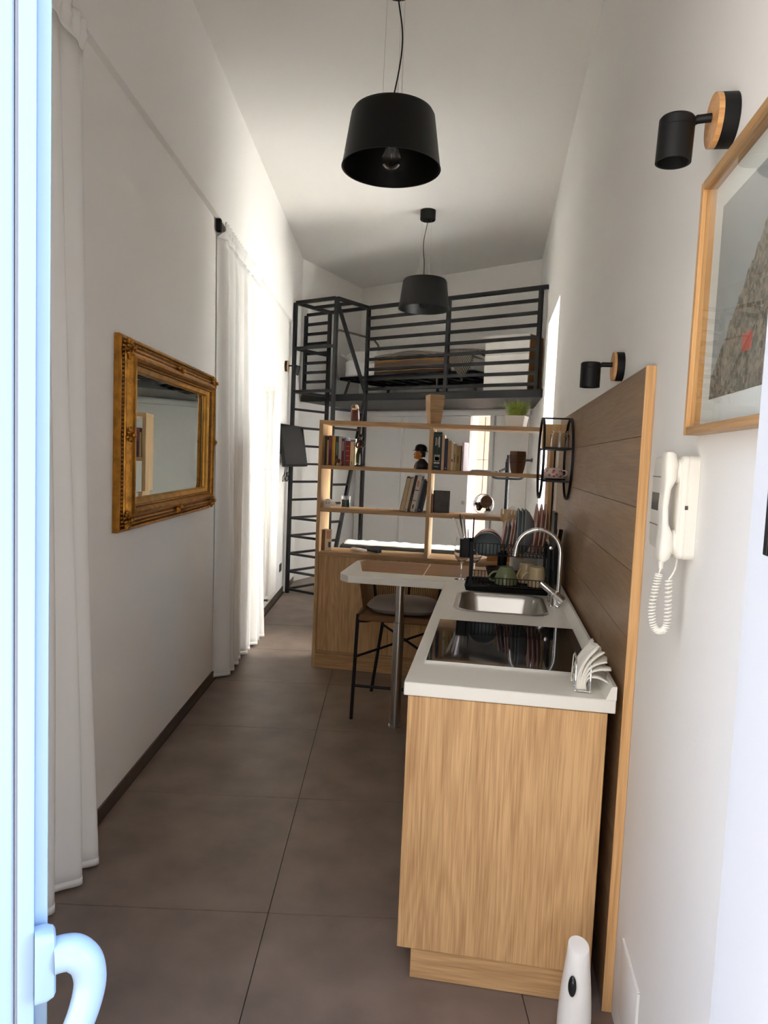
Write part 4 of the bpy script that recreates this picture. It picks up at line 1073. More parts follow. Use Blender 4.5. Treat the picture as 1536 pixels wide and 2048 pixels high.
t = thing('potted_grass', 'tufted green grass in a square white pot on the bookcase top', 'plant', (0.137, 4.945, ZT), R(-14))
b = MB()
sq = lambda h, z: [Vector((sx * h, sy * h, z)) for sx, sy in ((-1, -1), (1, -1), (1, 1), (-1, 1))]
b.loft([sq(0.058, 0.0005), sq(0.070, 0.078), sq(0.066, 0.078), sq(0.062, 0.066)])
b.build('pot', M_WPLAS, t, smooth=0, mods=[('BEVEL', dict(width=0.002, segments=2))])
b = MB(); rnd = random.Random(21)
for k in range(300):
    a = rnd.uniform(0, 2 * PI); q = rnd.uniform(0, 1) ** 0.5
    p = Vector((cos(a) * q * 0.055, sin(a) * q * 0.055, 0.064))
    long_ = rnd.random() < 0.12
    hgt = rnd.uniform(0.075, 0.130) if not long_ else rnd.uniform(0.11, 0.14)
    out = Vector((cos(a), sin(a), 0)) * (0.052 * q + rnd.uniform(0, 0.012) + (0.065 if long_ else 0)); sd = Vector((-sin(a + rnd.uniform(-1, 1)), cos(a), 0)).normalized() * 0.0030
    m_ = p + out * 0.35 + Vector((0, 0, hgt * 0.6)); e_ = p + out + Vector((0, 0, hgt * (0.8 if long_ else 1)))
    v = [b.bm.verts.new(x) for x in (p - sd, p + sd, m_ + sd * 0.9, m_ - sd * 0.9, e_)]
    b.bm.faces.new((v[0], v[1], v[2], v[3])); b.bm.faces.new((v[3], v[2], v[4]))
b.build('grass_blades', mat('grass_green', rgb(150, 166, 74), 0.5, vary=0.35, vscale=60), t, smooth=0, kind='stuff')

# bust of a man in a bowler hat, looking to the left
t = thing('bust', 'painted bust of a man in a black bowler hat, facing left', 'bust', (-0.516, 4.94, Z1), 0)
b = MB()
# shoulders and chest
b.loft([ring(0.012, 0, 0.044, 0.046, 0.0005, 20), ring(0.012, 0, 0.050, 0.052, 0.020, 20), ring(0.012, 0, 0.046, 0.050, 0.038, 20), ring(0.011, 0, 0.036, 0.038, 0.052, 20), ring(0.010, 0, 0.024, 0.026, 0.066, 20), ring(0.008, 0, 0.019, 0.021, 0.072, 20)])
b.build('jacket', mat('dark_jacket', rgb(34, 28, 30), 0.5), t)
M_SKINP = mat('painted_skin', rgb(176, 110, 52), 0.4, vary=0.12, vscale=30)
b = MB()
def hsec(z, cx, fr, bk, w, n=20):
    out = []
    for k in range(n):
        a = 2 * PI * k / n; c = cos(a)
        out.append(Vector((cx + (bk if c > 0 else fr) * c, w * sin(a), z)))
    return out
b.loft([hsec(0.050, 0.000, 0.014, 0.018, 0.017), hsec(0.068, -0.002, 0.016, 0.018, 0.017), hsec(0.076, -0.008, 0.036, 0.022, 0.020), hsec(0.083, -0.008, 0.040, 0.026, 0.024), hsec(0.092, -0.006, 0.037, 0.030, 0.027), hsec(0.104, -0.004, 0.035, 0.034, 0.029), hsec(0.118, -0.003, 0.036, 0.036, 0.030), hsec(0.132, -0.002, 0.032, 0.034, 0.028)])
b.loft([[Vector((-0.036, -0.006, 0.114)), Vector((-0.036, 0.006, 0.114)), Vector((-0.040, 0, 0.117))], [Vector((-0.038, -0.007, 0.098)), Vector((-0.038, 0.007, 0.098)), Vector((-0.051, 0, 0.099))], [Vector((-0.036, -0.006, 0.094)), Vector((-0.036, 0.006, 0.094)), Vector((-0.044, 0, 0.094))]])
for s in (-1, 1): b.sphere((0.006, s * 0.029, 0.102), (0.007, 0.004, 0.011), u=10, v=8)
hd = b.build('head', M_SKINP, t, smooth=60)
b = MB(); b.loft([hsec(0.084, 0.012, 0.004, 0.022, 0.0275), hsec(0.100, 0.010, 0.010, 0.026, 0.0305), hsec(0.120, 0.008, 0.014, 0.028, 0.0315), hsec(0.134, 0.004, 0.016, 0.030, 0.030)]); b.build('hair', M_MATT, t)
for s in (-1, 1): MB().box(-0.038, -0.031, s * 0.012 - 0.005, s * 0.012 + 0.005, 0.113, 0.116).build('eyebrow', M_MATT, hd, smooth=0)
b = MB(); b.lathe([(0, 0.0), (0.053, 0.004), (0.055, 0.006), (0.052, 0.008), (0.041, 0.006), (0.042, 0.016), (0.040, 0.034), (0.030, 0.047), (0.014, 0.053), (0, 0.054)], 28, M=Matrix.Translation((0.0, 0, 0.122)) @ Matrix.Rotation(R(4), 4, 'Y') @ Matrix.Diagonal((1.02, 0.92, 1, 1)))
b.build('bowler_hat', M_SHADE, t)
b = MB(); b.loft([ring(-0.006, 0, 0.024, 0.022, 0.050, 16), ring(-0.002, 0, 0.020, 0.0205, 0.066, 16)]); b.build('shirt_collar', mat('painted_white', rgb(214, 190, 160), 0.4), t)
b = MB(); b.loft([[Vector((-0.030, -0.006, 0.050)), Vector((-0.030, 0.006, 0.050)), Vector((-0.022, 0, 0.052))], [Vector((-0.041, -0.009, 0.024)), Vector((-0.041, 0.009, 0.024)), Vector((-0.030, 0, 0.026))], [Vector((-0.042, -0.007, 0.004)), Vector((-0.042, 0.007, 0.004)), Vector((-0.03, 0, 0.006))]]); b.build('tie', mat('painted_red', rgb(186, 74, 40), 0.4), t)

# standing figurine
t = thing('figurine', 'small standing figurine of a man in a dark suit and hat', 'figurine', (-0.945, 4.915, Z1), R(-8))
MB().lathe([(0, 0.0005), (0.036, 0.0005), (0.036, 0.006), (0.030, 0.010), (0, 0.010)], 24).build('base', mat('dark_wood', rgb(52, 34, 24), 0.5), t)
me = bpy.data.meshes.new('suit'); sk = {}
V = [(0, 0, 0.115), (0, 0, 0.150), (0, 0, 0.178), (0, 0, 0.190), (-0.012, 0, 0.100), (-0.013, 0, 0.055), (-0.014, -0.002, 0.016), (0.012, 0, 0.100), (0.014, 0, 0.055), (0.015, -0.002, 0.016), (-0.026, 0, 0.172), (-0.031, -0.004, 0.142), (-0.012, -0.020, 0.130), (0.026, 0, 0.172), (0.033, -0.002, 0.142), (0.016, -0.020, 0.140)]
Ed = [(0, 1), (1, 2), (2, 3), (0, 4), (4, 5), (5, 6), (0, 7), (7, 8), (8, 9), (2, 10), (10, 11), (11, 12), (2, 13), (13, 14), (14, 15)]
Rd = [0.019, 0.021, 0.016, 0.007, 0.013, 0.010, 0.009, 0.013, 0.010, 0.009, 0.010, 0.009, 0.007, 0.010, 0.009, 0.007]
me.from_pydata(V, Ed, []); me.materials.append(mat('figurine_suit', rgb(44, 32, 24), 0.5, vary=0.3, vscale=40))
o = bpy.data.objects.new('suit', me); COL.objects.link(o); o.parent = t
sm = o.modifiers.new('skin', 'SKIN'); me_sv = me.skin_vertices[0].data
for i, r_ in enumerate(Rd): me_sv[i].radius = (r_, r_ * 0.85); me_sv[i].use_root = (i == 0)
sm.use_smooth_shade = True
md = o.modifiers.new('sub', 'SUBSURF'); md.levels = 1; md.render_levels = 1
M_FIGSK = mat('figurine_skin', rgb(150, 96, 66), 0.5)
b = MB(); b.sphere((0, 0, 0.202), (0.0125, 0.0135, 0.016)).sphere((0, -0.0135, 0.201), (0.003, 0.004, 0.004), u=8, v=6); b.build('head', M_FIGSK, t)
b = MB(); b.sphere((-0.009, -0.022, 0.129), 0.007, u=8, v=6).sphere((0.014, -0.022, 0.140), 0.007, u=8, v=6); b.build('hands', M_FIGSK, t)
b = MB(); b.lathe([(0, 0.209), (0.022, 0.209), (0.021, 0.212), (0.0135, 0.213), (0.013, 0.226), (0.008, 0.230), (0, 0.231)], 20); b.build('hat', M_MATT, t)
b = MB(); b.sphere((-0.015, -0.006, 0.012), (0.008, 0.015, 0.006), u=8, v=6).sphere((0.015, -0.006, 0.012), (0.008, 0.015, 0.006), u=8, v=6); b.build('shoes', M_MATT, t)
b = MB(); b.bar((-0.002, -0.0205, 0.175), (0.000, -0.022, 0.135), 0.008, 0.003); b.build('shirt_front', mat('figurine_rust', rgb(140, 66, 40), 0.5), t)
b = MB(); b.loft([[Vector((-0.032, 0.006, 0.012)), Vector((-0.028, 0.006, 0.012)), Vector((-0.03, 0.010, 0.012))], [Vector((-0.034, 0.004, 0.08)), Vector((-0.012, 0.004, 0.09)), Vector((-0.024, 0.012, 0.085))], [Vector((-0.026, 0.004, 0.110)), Vector((-0.012, 0.004, 0.110)), Vector((-0.02, 0.012, 0.11))]]); b.build('green_cloth', mat('figurine_green', rgb(70, 110, 46), 0.6), t)

t = thing('mushroom_ornament', 'tiny brown and white mushroom ornament before the green book', 'ornament', (gx(680), 4.845, Z1))
MB().lathe([(0, 0.0005), (0.010, 0.0005), (0.008, 0.02), (0, 0.022)], 14, (-0.006, 0, 0)).build('stem', mat('ivory_gloss', rgb(226, 200, 150), 0.25), t)
MB().lathe([(0.004, 0.018), (0.022, 0.020), (0.020, 0.036), (0.010, 0.048), (0, 0.050)], 18, (-0.004, 0, 0)).build('cap', mat('cap_brown', rgb(104, 66, 50), 0.3, vary=0.3, vscale=60), t)
b = MB(); b.sphere((0.014, -0.004, 0.018), (0.012, 0.010, 0.017)); b.build('small_cap', mat('cap_pale', rgb(186, 142, 120), 0.3), t)

t = thing('plug_adapter', 'white round plug adapter standing on the lower left shelf', 'adapter', (-1.162, 4.90, Z2 + 0.0005), R(0))
Mx = Matrix.Translation((0, 0, 0.031)) @ Matrix.Rotation(R(90), 4, 'X')
b = MB(); b.lathe([(0, -0.02), (0.026, -0.02), (0.031, -0.014), (0.031, 0.018), (0.028, 0.022), (0.022, 0.022), (0.021, 0.012), (0, 0.012)], 28, M=Mx); b.build('body', M_WPLAS, t)
b = MB(); b.tube([(-0.009, -0.0115, 0.031), (-0.009, -0.0135, 0.031)], 0.0035).tube([(0.009, -0.0115, 0.031), (0.009, -0.0135, 0.031)], 0.0035); b.build('socket_hole', M_MATT, t)
b = MB(); b.tube([(0.026, 0, 0.028), (0.050, 0, 0.027)], 0.015, 16).tube([(0.050, 0.005, 0.027), (0.060, 0.005, 0.027)], 0.0025); b.build('plug', M_WPLAS, t)

t = thing('candle', 'dark green candle in a clear glass on the lower left shelf', 'candle', (-1.036, 4.915, Z2))
MB().lathe([(0.030, 0.0005), (0.0345, 0.002), (0.036, 0.086), (0.034, 0.086), (0.0328, 0.008), (0, 0.006), (0, 0.0005)], 28).build('tumbler', M_GLASS, t)
MB().lathe([(0, 0.008), (0.0322, 0.0085), (0.0328, 0.060), (0, 0.060)], 28).build('wax', mat('green_wax', rgb(34, 52, 46), 0.5), t)
MB().tube([(0, 0, 0.060), (0.001, 0, 0.070)], 0.001, 6).build('wick', M_MATT, t)

t = thing('storage_jar', 'tilted round glass jar of chocolates with a brown lid', 'jar', (-0.058, 4.935, Z2 + 0.0755))
ax = Vector((0.28, -0.9, 0.33)).normalized(); q_ = ax.to_track_quat('Z', 'Y').to_matrix().to_4x4()
b = MB(); b.lathe([(0, -0.075), (0.03, -0.0685), (0.058, -0.047), (0.0735, -0.013), (0.0735, 0.014), (0.062, 0.042), (0.040, 0.062), (0.038, 0.062), (0.060, 0.040), (0.0715, 0.013), (0.0715, -0.012), (0.056, -0.046), (0.029, -0.0665), (0, -0.0725)], 36, M=q_)
b.build('glass', M_GLASS, t)
MB().lathe([(0, 0.060), (0.037, 0.060), (0.041, 0.063), (0.042, 0.078), (0.039, 0.081), (0, 0.081)], 32, M=q_).build('lid', wood('lid_brown', rgb(84, 60, 46), rgb(118, 88, 68), 'X', 0.45), t)
rnd = random.Random(4); n_ = 0
for k in range(200):
    p = Vector((rnd.uniform(-1, 1), rnd.uniform(-1, 1), rnd.uniform(-1, 0.15))) * 0.055
    if p.length < 0.055 and n_ < 26:
        n_ += 1; Mr = Matrix.Translation(p) @ Matrix.Rotation(rnd.uniform(0, 3), 4, (rnd.random(), rnd.random(), rnd.random() + .1))
        MB().box(-0.014, 0.014, -0.010, 0.010, -0.006, 0.006, 0.003, 1, M=Mr).build('chocolate', mat('chocolate_foil', rgb(92, 46, 34), 0.25, 0.2, vary=0.3, vscale=90), t, smooth=0)

t = thing('wooden_box', 'orange brown wooden box on the ledge behind the dish rack', 'box', (0.11, 4.93, Z3))
M_BOX = wood('box_orange', rgb(150, 92, 34), rgb(184, 124, 58), 'X', 0.4)
b = MB(); b.box(-0.125, 0.125, -0.07, -0.06, 0.0005, 0.098).box(-0.125, 0.125, 0.06, 0.07, 0.0005, 0.098).box(-0.125, -0.115, -0.06, 0.06, 0.0005, 0.098).box(0.115, 0.125, -0.06, 0.06, 0.0005, 0.098).box(-0.115, 0.115, -0.06, 0.06, 0.0005, 0.008)
b.build('body', M_BOX, t, smooth=0)
MB().box(-0.128, 0.128, -0.073, 0.073, 0.099, 0.108, 0.002, 1).build('lid', M_BOX, t)

# ------------------------------------------------------------------ behind the bookcase
t = thing('sofa', 'black sofa with a white throw along its back, behind the bookcase', 'sofa', (-0.40, 5.75, 0))
M_SOFA = mat('black_leather', (0.012, 0.012, 0.013, 1), 0.5)
MB().box(-0.84, 0.32, -0.08, 0.12, 0.08, 0.792, 0.03, 3).build('back', M_SOFA, t)
MB().box(-0.82, 0.30, 0.12, 0.80, 0.08, 0.42, 0.04, 3).build('seat', M_SOFA, t)
for x in (-0.84, 0.14): MB().box(x, x + 0.18, 0.12, 0.80, 0.08, 0.58, 0.04, 3).build('armrest', M_SOFA, t)
for x, y in ((-0.78, -0.03), (0.26, -0.03), (-0.78, 0.75), (0.26, 0.75)): MB().tube([(x, y, 0.085), (x, y, 0.001)], 0.02).build('leg', M_MATT, t)
t = thing('throw', 'white throw laid over the top of the black sofa back', 'throw', (-0.40, 5.75, 0.7935))
b = MB()
def thr(u, v):
    x = -0.80 + 1.10 * u; a = v * 3
    wv = 0.006 * sin(23 * u) + 0.004 * sin(51 * u + 1)
    if a < 0.25: return Vector((x, -0.066 + 0.02 * sin(a * 4), -0.012 + 0.012 * (a / 0.25) + 0.010 + wv * .3))
    if a < 2: k = (a - 0.25) / 1.75; return Vector((x, -0.048 + 0.17 * k, 0.006 + 0.012 * sin(PI * k) + abs(wv)))
    return Vector((x, 0.132 + 0.004 * sin(9 * u), 0.004 - 0.22 * (a - 2) + wv))
b.grid(thr, 60, 24); b.build('cloth', M_SHEET, t, mods=[('SOLIDIFY', dict(thickness=0.008))])

t = thing('coat_stand', 'black pipe coat stand by the side window', 'coat stand', (0.117, 5.90, 0))
MB().tube([(0, 0, 0.01), (0, 0, 1.585)], 0.016, 12).build('pole', M_BLACK, t)
MB().lathe([(0, 0.001), (0.15, 0.001), (0.15, 0.014), (0.03, 0.02), (0, 0.02)], 32).build('base', M_BLACK, t)
b = MB(); b.tube([(-0.02, 0, 1.545), (0.185, -0.02, 1.548)], 0.010).tube([(0.18, -0.02, 1.548), (0.195, -0.02, 1.548)], 0.017); b.build('arm', M_BLACK, t)
b = MB(); b.tube([(0, 0, 1.42), (0, 0, 1.53)], 0.024, 12); b.build('joint', M_BLACK, t)
b = MB(); b.tube([(0, 0, 1.48), (-0.07, -0.03, 1.445)], 0.010); b.build('arm', M_BLACK, t)
for s in (-1, 1):
    b = MB(); b.tube(catmull([(0, -0.01, 1.39), (s * 0.085, -0.02, 1.39), (s * 0.118, -0.02, 1.398), (s * 0.125, -0.02, 1.415), (s * 0.112, -0.02, 1.432), (s * 0.085, -0.02, 1.437)], 5), 0.0095, 10); b.build('hook', M_BLACK, t)

# ------------------------------------------------------------------ dish rack and what stands in it
TBZ = TB + 0.0002
t = thing('drip_tray', 'black drip tray under the dish rack beyond the sink', 'tray', (0.097, 3.552, TBZ))
b = MB()
b.loft([rrect(-0.203, 0.198, -0.138, 0.138, 0.02, 0.0003, 4), rrect(-0.210, 0.205, -0.145, 0.145, 0.024, 0.024, 4), rrect(-0.206, 0.201, -0.141, 0.141, 0.022, 0.024, 4), rrect(-0.199, 0.194, -0.134, 0.134, 0.018, 0.006, 4)])
b.build('tray', M_MATT, t)
RX0, RX1, RY0, RY1 = -0.087, 0.284, 3.452, 3.665
RT = 0.0125 + TB
t = thing('dish_rack', 'two-tier black wire dish rack on the worktop', 'dish rack', ((RX0 + RX1) / 2, (RY0 + RY1) / 2, TB))
for x in (RX0, RX1):
    for y in (RY0, RY1): MB().box(x - 0.007, x + 0.007, y - 0.005, y + 0.005, RT - 0.005, 1.125).build('post', M_BLACK, t, world=True, smooth=0)
for x in (RX0,): MB().tube([(x + 0.004, RY0, 1.12), (x + 0.004, RY0, 1.245)], 0.0035, 8).build('upper_rod', M_BLACK, t, world=True)
for x in (RX0, RX1):
    for z in (RT + 0.015, 1.062, 1.115): MB().box(x - 0.003, x + 0.003, RY0 + 0.005, RY1 - 0.005, z - 0.003, z + 0.003).build('side_bar', M_BLACK, t, world=True, smooth=0)
def basket(z0, z1, nm):
    b = MB(); w_ = 0.0026
    for z in (z0, z1):
        for y in (RY0, RY1): b.bar((RX0, y, z), (RX1, y, z), w_ * 1.3)
        for x in (RX0, RX1): b.bar((x, RY0, z), (x, RY1, z), w_ * 1.3)
    n = 21
    for k in range(n + 1):
        x = RX0 + (RX1 - RX0) * k / n
        b.bar((x, RY0, z0), (x, RY0, z1), w_); b.bar((x, RY1, z0), (x, RY1, z1), w_); b.bar((x, RY0, z0), (x, RY1, z0), w_)
    for k in range(1, 10):
        y = RY0 + (RY1 - RY0) * k / 10
        b.bar((RX0, y, z0), (RX0, y, z1), w_); b.bar((RX1, y, z0), (RX1, y, z1), w_)
    for y in (RY0 + 0.06, RY1 - 0.06): b.bar((RX0, y, z0 - .002), (RX1, y, z0 - .002), w_)
    b.build(nm, M_BLACK, t, world=True, smooth=0, kind='stuff')
basket(1.064, 1.122, 'upper_basket'); basket(RT + 0.012, RT + 0.052, 'lower_basket')
MB().lathe([(0, 0), (0.009, 0), (0.009, 0.008), (0, 0.010)], 16, M=Matrix.Translation((RX1 + 0.010, RY0 - 0.005, 1.118)) @ Matrix.Rotation(R(90), 4, 'X')).build('end_screw', M_CHROME, t, world=True, label='chrome end screw')

def plate(label, x, y, z, rad, deep, m, tilt, group, sgn=1):
    """stands on its rim, bowl side towards -x"""
    t = thing('plate', label, 'plate', (x, y, z), 0, group)
    M = Matrix.Rotation(tilt, 4, 'Y') @ Matrix.Translation((0, 0, rad)) @ Matrix.Rotation(R(90), 4, 'Y')
    if deep < 0.03: prof = [(0, deep), (rad * 0.62, deep), (rad * 0.72, deep - 0.004), (rad, 0.0), (rad, 0.004), (rad * 0.70, deep + 0.001), (rad * 0.58, deep + 0.006), (rad * 0.55, deep + 0.004), (0, deep + 0.004)]
    else: prof = [(0, deep), (rad * 0.5, deep), (rad * 0.82, deep * 0.55), (rad, 0.0), (rad + 0.001, 0.004), (rad * 0.86, deep * 0.6), (rad * 0.56, deep + 0.004), (rad * 0.5, deep + 0.008), (0, deep + 0.005)]
    MB().lathe(prof, 44, M=M).build('dish', m, t, smooth=50)
GP = 'plates standing in the upper rack'
zb = 1.068
for lab, x, y, rad, dp, m, tl in (
        ('small pink plate leaning first beside the grey bowls', 0.047, 3.560, 0.082, 0.012, M_PINK, R(9)),
        ('small blue grey plate between two small pink plates', 0.066, 3.560, 0.086, 0.012, M_GREY, R(8)),
        ('small pink plate just before the deep grey dishes', 0.086, 3.560, 0.088, 0.012, M_PINK, R(7)),
        ('small pink plate touching the first deep grey dish', 0.102, 3.560, 0.084, 0.010, M_PINK, R(6)),
        ('deep blue grey dish, first of three in the rack', 0.126, 3.565, 0.114, 0.030, M_GREY, R(1)),
        ('deep blue grey dish, middle of three in the rack', 0.146, 3.565, 0.114, 0.030, M_GREY, R(1)),
        ('deep blue grey dish, last of three, its round back showing', 0.161, 3.565, 0.113, 0.040, M_GREY, R(1)),
        ('large pink dinner plate next to the deep grey dishes', 0.204, 3.565, 0.128, 0.014, M_PINK, R(4)),
        ('large pink dinner plate in the middle of its three', 0.226, 3.565, 0.128, 0.014, M_PINK, R(4)),
        ('large pink dinner plate nearest the black cutting board', 0.247, 3.565, 0.128, 0.014, M_PINK, R(4))):
    plate(lab, x, y, zb, rad, dp, m, tl, GP)
def bowl(label, x, y, z, rad, dp, m, axis):
    t = thing('bowl', label, 'bowl', (x, y, z), 0, 'bowls in the upper rack')
    M = Vector(axis).normalized().to_track_quat('Z', 'Y').to_matrix().to_4x4()
    MB().lathe([(0, -dp), (rad * 0.45, -dp), (rad * 0.80, -dp * 0.6), (rad, 0.0), (rad - 0.004, 0.002), (rad * 0.77, -dp * 0.55), (rad * 0.42, -dp + 0.006), (0, -dp + 0.006)], 40, M=M).build('shell', m, t, smooth=50)
bowl('blue grey bowl tipped on its rim at the rack front', -0.013, 3.500, 1.111, 0.073, 0.060, M_GREY, (0.02, -0.88, -0.46))
bowl('pink bowl nested behind the tipped grey bowl', -0.010, 3.532, 1.119, 0.073, 0.060, M_PINK, (0.02, -0.88, -0.46))

def mug(label, x, y, z, r0, r1, h, m, ha, group='mugs on the lower rack'):
    """upside down: rim r0 at the bottom, base r1 at the top"""
    t = thing('mug', label, 'mug', (x, y, z), 0, group)
    MB().lathe([(r0 - 0.003, 0.0005), (r0, 0.002), (r0 * 0.985, h * 0.35), (r1 + (r0 - r1) * 0.55, h * 0.72), (r1 + 0.003, h - 0.006), (r1, h), (r1 - 0.004, h), (r1 - 0.006, h - 0.003), (0, h - 0.003)], 36).build('body', m, t, smooth=50)
    d = Vector((cos(ha), sin(ha), 0)); u_ = Vector((0, 0, 1))
    rr = lambda q: r0 * 0.97 if q < 0.35 else r1 + (r0 - r1) * 0.6
    MB().tube(catmull([d * (r0 * 0.96) + u_ * h * 0.18, d * (r0 + 0.020) + u_ * h * 0.22, d * (r0 + 0.026) + u_ * h * 0.42, d * (r0 + 0.010) + u_ * h * 0.64, d * (r1 + (r0 - r1) * 0.5) + u_ * h * 0.70], 5), 0.0055, 10).build('handle', m, t)
lz = RT + 0.0145
mug('sage green mug turned upside down on the lower rack', 0.088, 3.520, lz, 0.056, 0.030, 0.088, M_GREEN, R(188))
mug('cream mug upside down behind the sage green one', 0.192, 3.605, lz, 0.040, 0.034, 0.102, M_CREAM, R(225))
mug('cream mug upside down nearest the tap', 0.237, 3.508, lz, 0.044, 0.035, 0.098, M_CREAM, R(190))

t = thing('cutlery_caddy', 'black cutlery caddy hooked on the left end of the rack', 'caddy', (-0.118, 3.485, 1.045))
b = MB(); b.loft([rrect(-0.027, 0.027, -0.032, 0.032, 0.012, 0, 5), rrect(-0.029, 0.029, -0.034, 0.034, 0.012, 0.092, 5), rrect(-0.026, 0.026, -0.031, 0.031, 0.011, 0.092, 5), rrect(-0.024, 0.024, -0.029, 0.029, 0.011, 0.004, 5)])
b.build('cup', M_MATT, t)
MB().box(0.026, 0.036, -0.004, 0.004, 0.068, 0.096).build('hook', M_BLACK, t, smooth=0)
def stick(nm, lab, cat, p, q, r_, m, grp):
    t = thing(nm, lab, cat, p, 0, grp); d = Vector(q) - Vector(p)
    b = MB(); b.tube([(0, 0, 0), d * 0.5, d * 0.94, d], [r_ * 0.6, r_, r_, r_ * 0.5], 8); b.build('handle', m, t); return t
GC = 'cutlery in the black caddy'
stick('knife', 'white handled knife leaning furthest left in the caddy', 'knife', (-0.112, 3.49, 1.052), (-0.186, 3.48, 1.236), 0.0065, M_WPLAS, GC)
stick('knife', 'white handled knife leaning second in the caddy', 'knife', (-0.110, 3.478, 1.052), (-0.160, 3.462, 1.228), 0.0065, M_WPLAS, GC)
stick('fork', 'dark steel handle upright at the back of the caddy', 'fork', (-0.120, 3.505, 1.052), (-0.156, 3.52, 1.255), 0.004, M_CHAR, GC)
stick('spoon', 'slim steel handle standing right in the caddy', 'spoon', (-0.106, 3.50, 1.052), (-0.136, 3.51, 1.248), 0.0035, M_STEEL, GC)
stick('teaspoon', 'short steel teaspoon handle by the rack post', 'teaspoon', (-0.104, 3.49, 1.052), (-0.110, 3.49, 1.185), 0.003, M_STEEL, GC)

t = thing('cutting_board', 'black cutting board standing at the right end of the rack', 'cutting board', (0.315, 3.60, TB))
b = MB(); b.loft([[Vector((x, p.x, p.y)) for p in rrect(-0.085, 0.085, 0.026, 0.396, 0.018, 0, 4)] for x in (-0.007, 0.007)])
b.build('board', M_MATT, t)
t = thing('utensil_holder', 'black utensil holder with ladle and spoons at the rack end', 'utensil holder', (0.316, 3.455, TBZ))
b = MB(); b.lathe([(0, 0.024), (0.020, 0.024), (0.022, 0.12), (0.020, 0.12), (0.018, 0.028), (0, 0.028)], 24); b.build('cup', M_MATT, t)
for k, (dx, dy, hh) in enumerate(((-0.010, -0.012, 0.245), (0.004, -0.006, 0.205), (-0.012, 0.010, 0.225))):
    b = MB(); b.tube([(dx * .4, dy * .4, 0.03), (dx, dy, hh - 0.05), (dx * 1.1, dy * 1.2, hh)], 0.0035, 8)
    b.sphere((dx * 1.1, dy * 1.2 - 0.002, hh + 0.006), (0.013, 0.006, 0.022), u=12, v=8); b.build('utensil', M_MATT if k else M_CHAR, t)
t = thing('knife_block', 'black knife block with slanted dark handles against the splashback', 'knife block', (0.348, 3.82, TB + 0.0015))
b = MB(); b.prism([(-0.05, 0.0), (0.05, 0.0), (0.05, 0.15), (-0.05, 0.20)], -0.026, 0.026, M=Matrix(((0, 0, 1, 0), (1, 0, 0, 0), (0, 1, 0, 0), (0, 0, 0, 1)))); b.build('block', M_MATT, t, smooth=0)
for k in range(4):
    x = -0.014 + 0.028 * (k % 2); y = -0.032 + 0.05 * (k // 2)
    b = MB(); b.bar((x - 0.006, y, 0.165), (x + 0.004, y - 0.035, 0.292 - 0.035 * (k // 2)), 0.012, 0.018); b.build('knife_handle', mat('dark_brown_handle', rgb(44, 32, 26), 0.5), t, smooth=0)
t = thing('tumbler', 'clear tumbler on the worktop behind the tap', 'glass', (0.302, 3.265, TBZ))
MB().lathe([(0, 0.0005), (0.026, 0.0005), (0.029, 0.075), (0.027, 0.075), (0.024, 0.006), (0, 0.006)], 28).build('glass', M_GLASS, t)

# ------------------------------------------------------------------ on the bar
def wineglass(label, x, y):
    t = thing('wine_glass', label, 'wine glass', (x, y, TB - 0.0003), 0, 'wine glasses on the bar')
    MB().lathe([(0, 0), (0.036, 0.0), (0.036, 0.0012), (0.012, 0.004), (0.0042, 0.010), (0.0036, 0.05), (0.0042, 0.082), (0.012, 0.092), (0.033, 0.112), (0.0425, 0.138), (0.040, 0.180), (0.0325, 0.225),
                (0.0318, 0.225), (0.0392, 0.180), (0.0415, 0.139), (0.0322, 0.113), (0.011, 0.0935), (0, 0.0915)], 36).build('glass', M_GLASS, t, smooth=60)
wineglass('clear wine glass on the bar left of the black caddy', -0.143, 3.735)
wineglass('clear wine glass behind the black caddy post', -0.075, 3.765)
t = thing('coffee_machine', 'off-white coffee machine on the bar behind the mugs', 'coffee machine', (0.235, 3.985, TB + 0.0018))
b = MB(); b.box(-0.115, 0.105, 0.0, 0.17, 0.0005, 0.20, 0.018, 3); b.build('body', M_IVORY, t)
b = MB(); b.box(-0.135, 0.06, -0.075, 0.06, 0.135, 0.21, 0.022, 3); b.build('brew_head', M_IVORY, t)
b = MB(); b.tube([(-0.065, -0.05, 0.137), (-0.065, -0.05, 0.10)], [0.026, 0.018], 16); b.build('spout', M_CREAM, t)
b = MB(); b.box(-0.115, 0.01, -0.105, 0.0, 0.0005, 0.026, 0.006); b.build('drip_tray', M_MATT, t)
b = MB()
for k in range(5): b.box(0.035 + 0.006 * k, 0.038 + 0.006 * k, -0.002, 0.001, 0.10, 0.16)
b.build('vent', M_MATT, t, smooth=0)
t = thing('carton', 'small white carton on the bar next to the coffee machine', 'box', (0.300, 3.925, TB + 0.0018))
MB().box(-0.035, 0.032, -0.03, 0.03, 0.0005, 0.135, 0.002, 1).build('box', M_WPLAS, t)
t = thing('wooden_bowl', 'dark brown wooden bowl on the bar behind the green mug', 'bowl', (0.055, 3.765, TB + 0.0018))
MB().lathe([(0, 0.0005), (0.036, 0.0005), (0.060, 0.03), (0.070, 0.07), (0.066, 0.07), (0.055, 0.032), (0.03, 0.010), (0, 0.008)], 32).build('bowl', mat('dark_wood', rgb(52, 34, 24), 0.5), t)
t = thing('utensil_crock', 'black crock of pale wooden forks and spoons behind the plates', 'crock', (0.072, 3.880, TB + 0.0018))
MB().lathe([(0, 0.0005), (0.024, 0.0005), (0.027, 0.15), (0.024, 0.15), (0.021, 0.006), (0, 0.006)], 28).build('crock', M_MATT, t)
M_PALEW = wood('pale_utensil_wood', rgb(196, 160, 110), rgb(226, 196, 150), 'Z', 0.6)
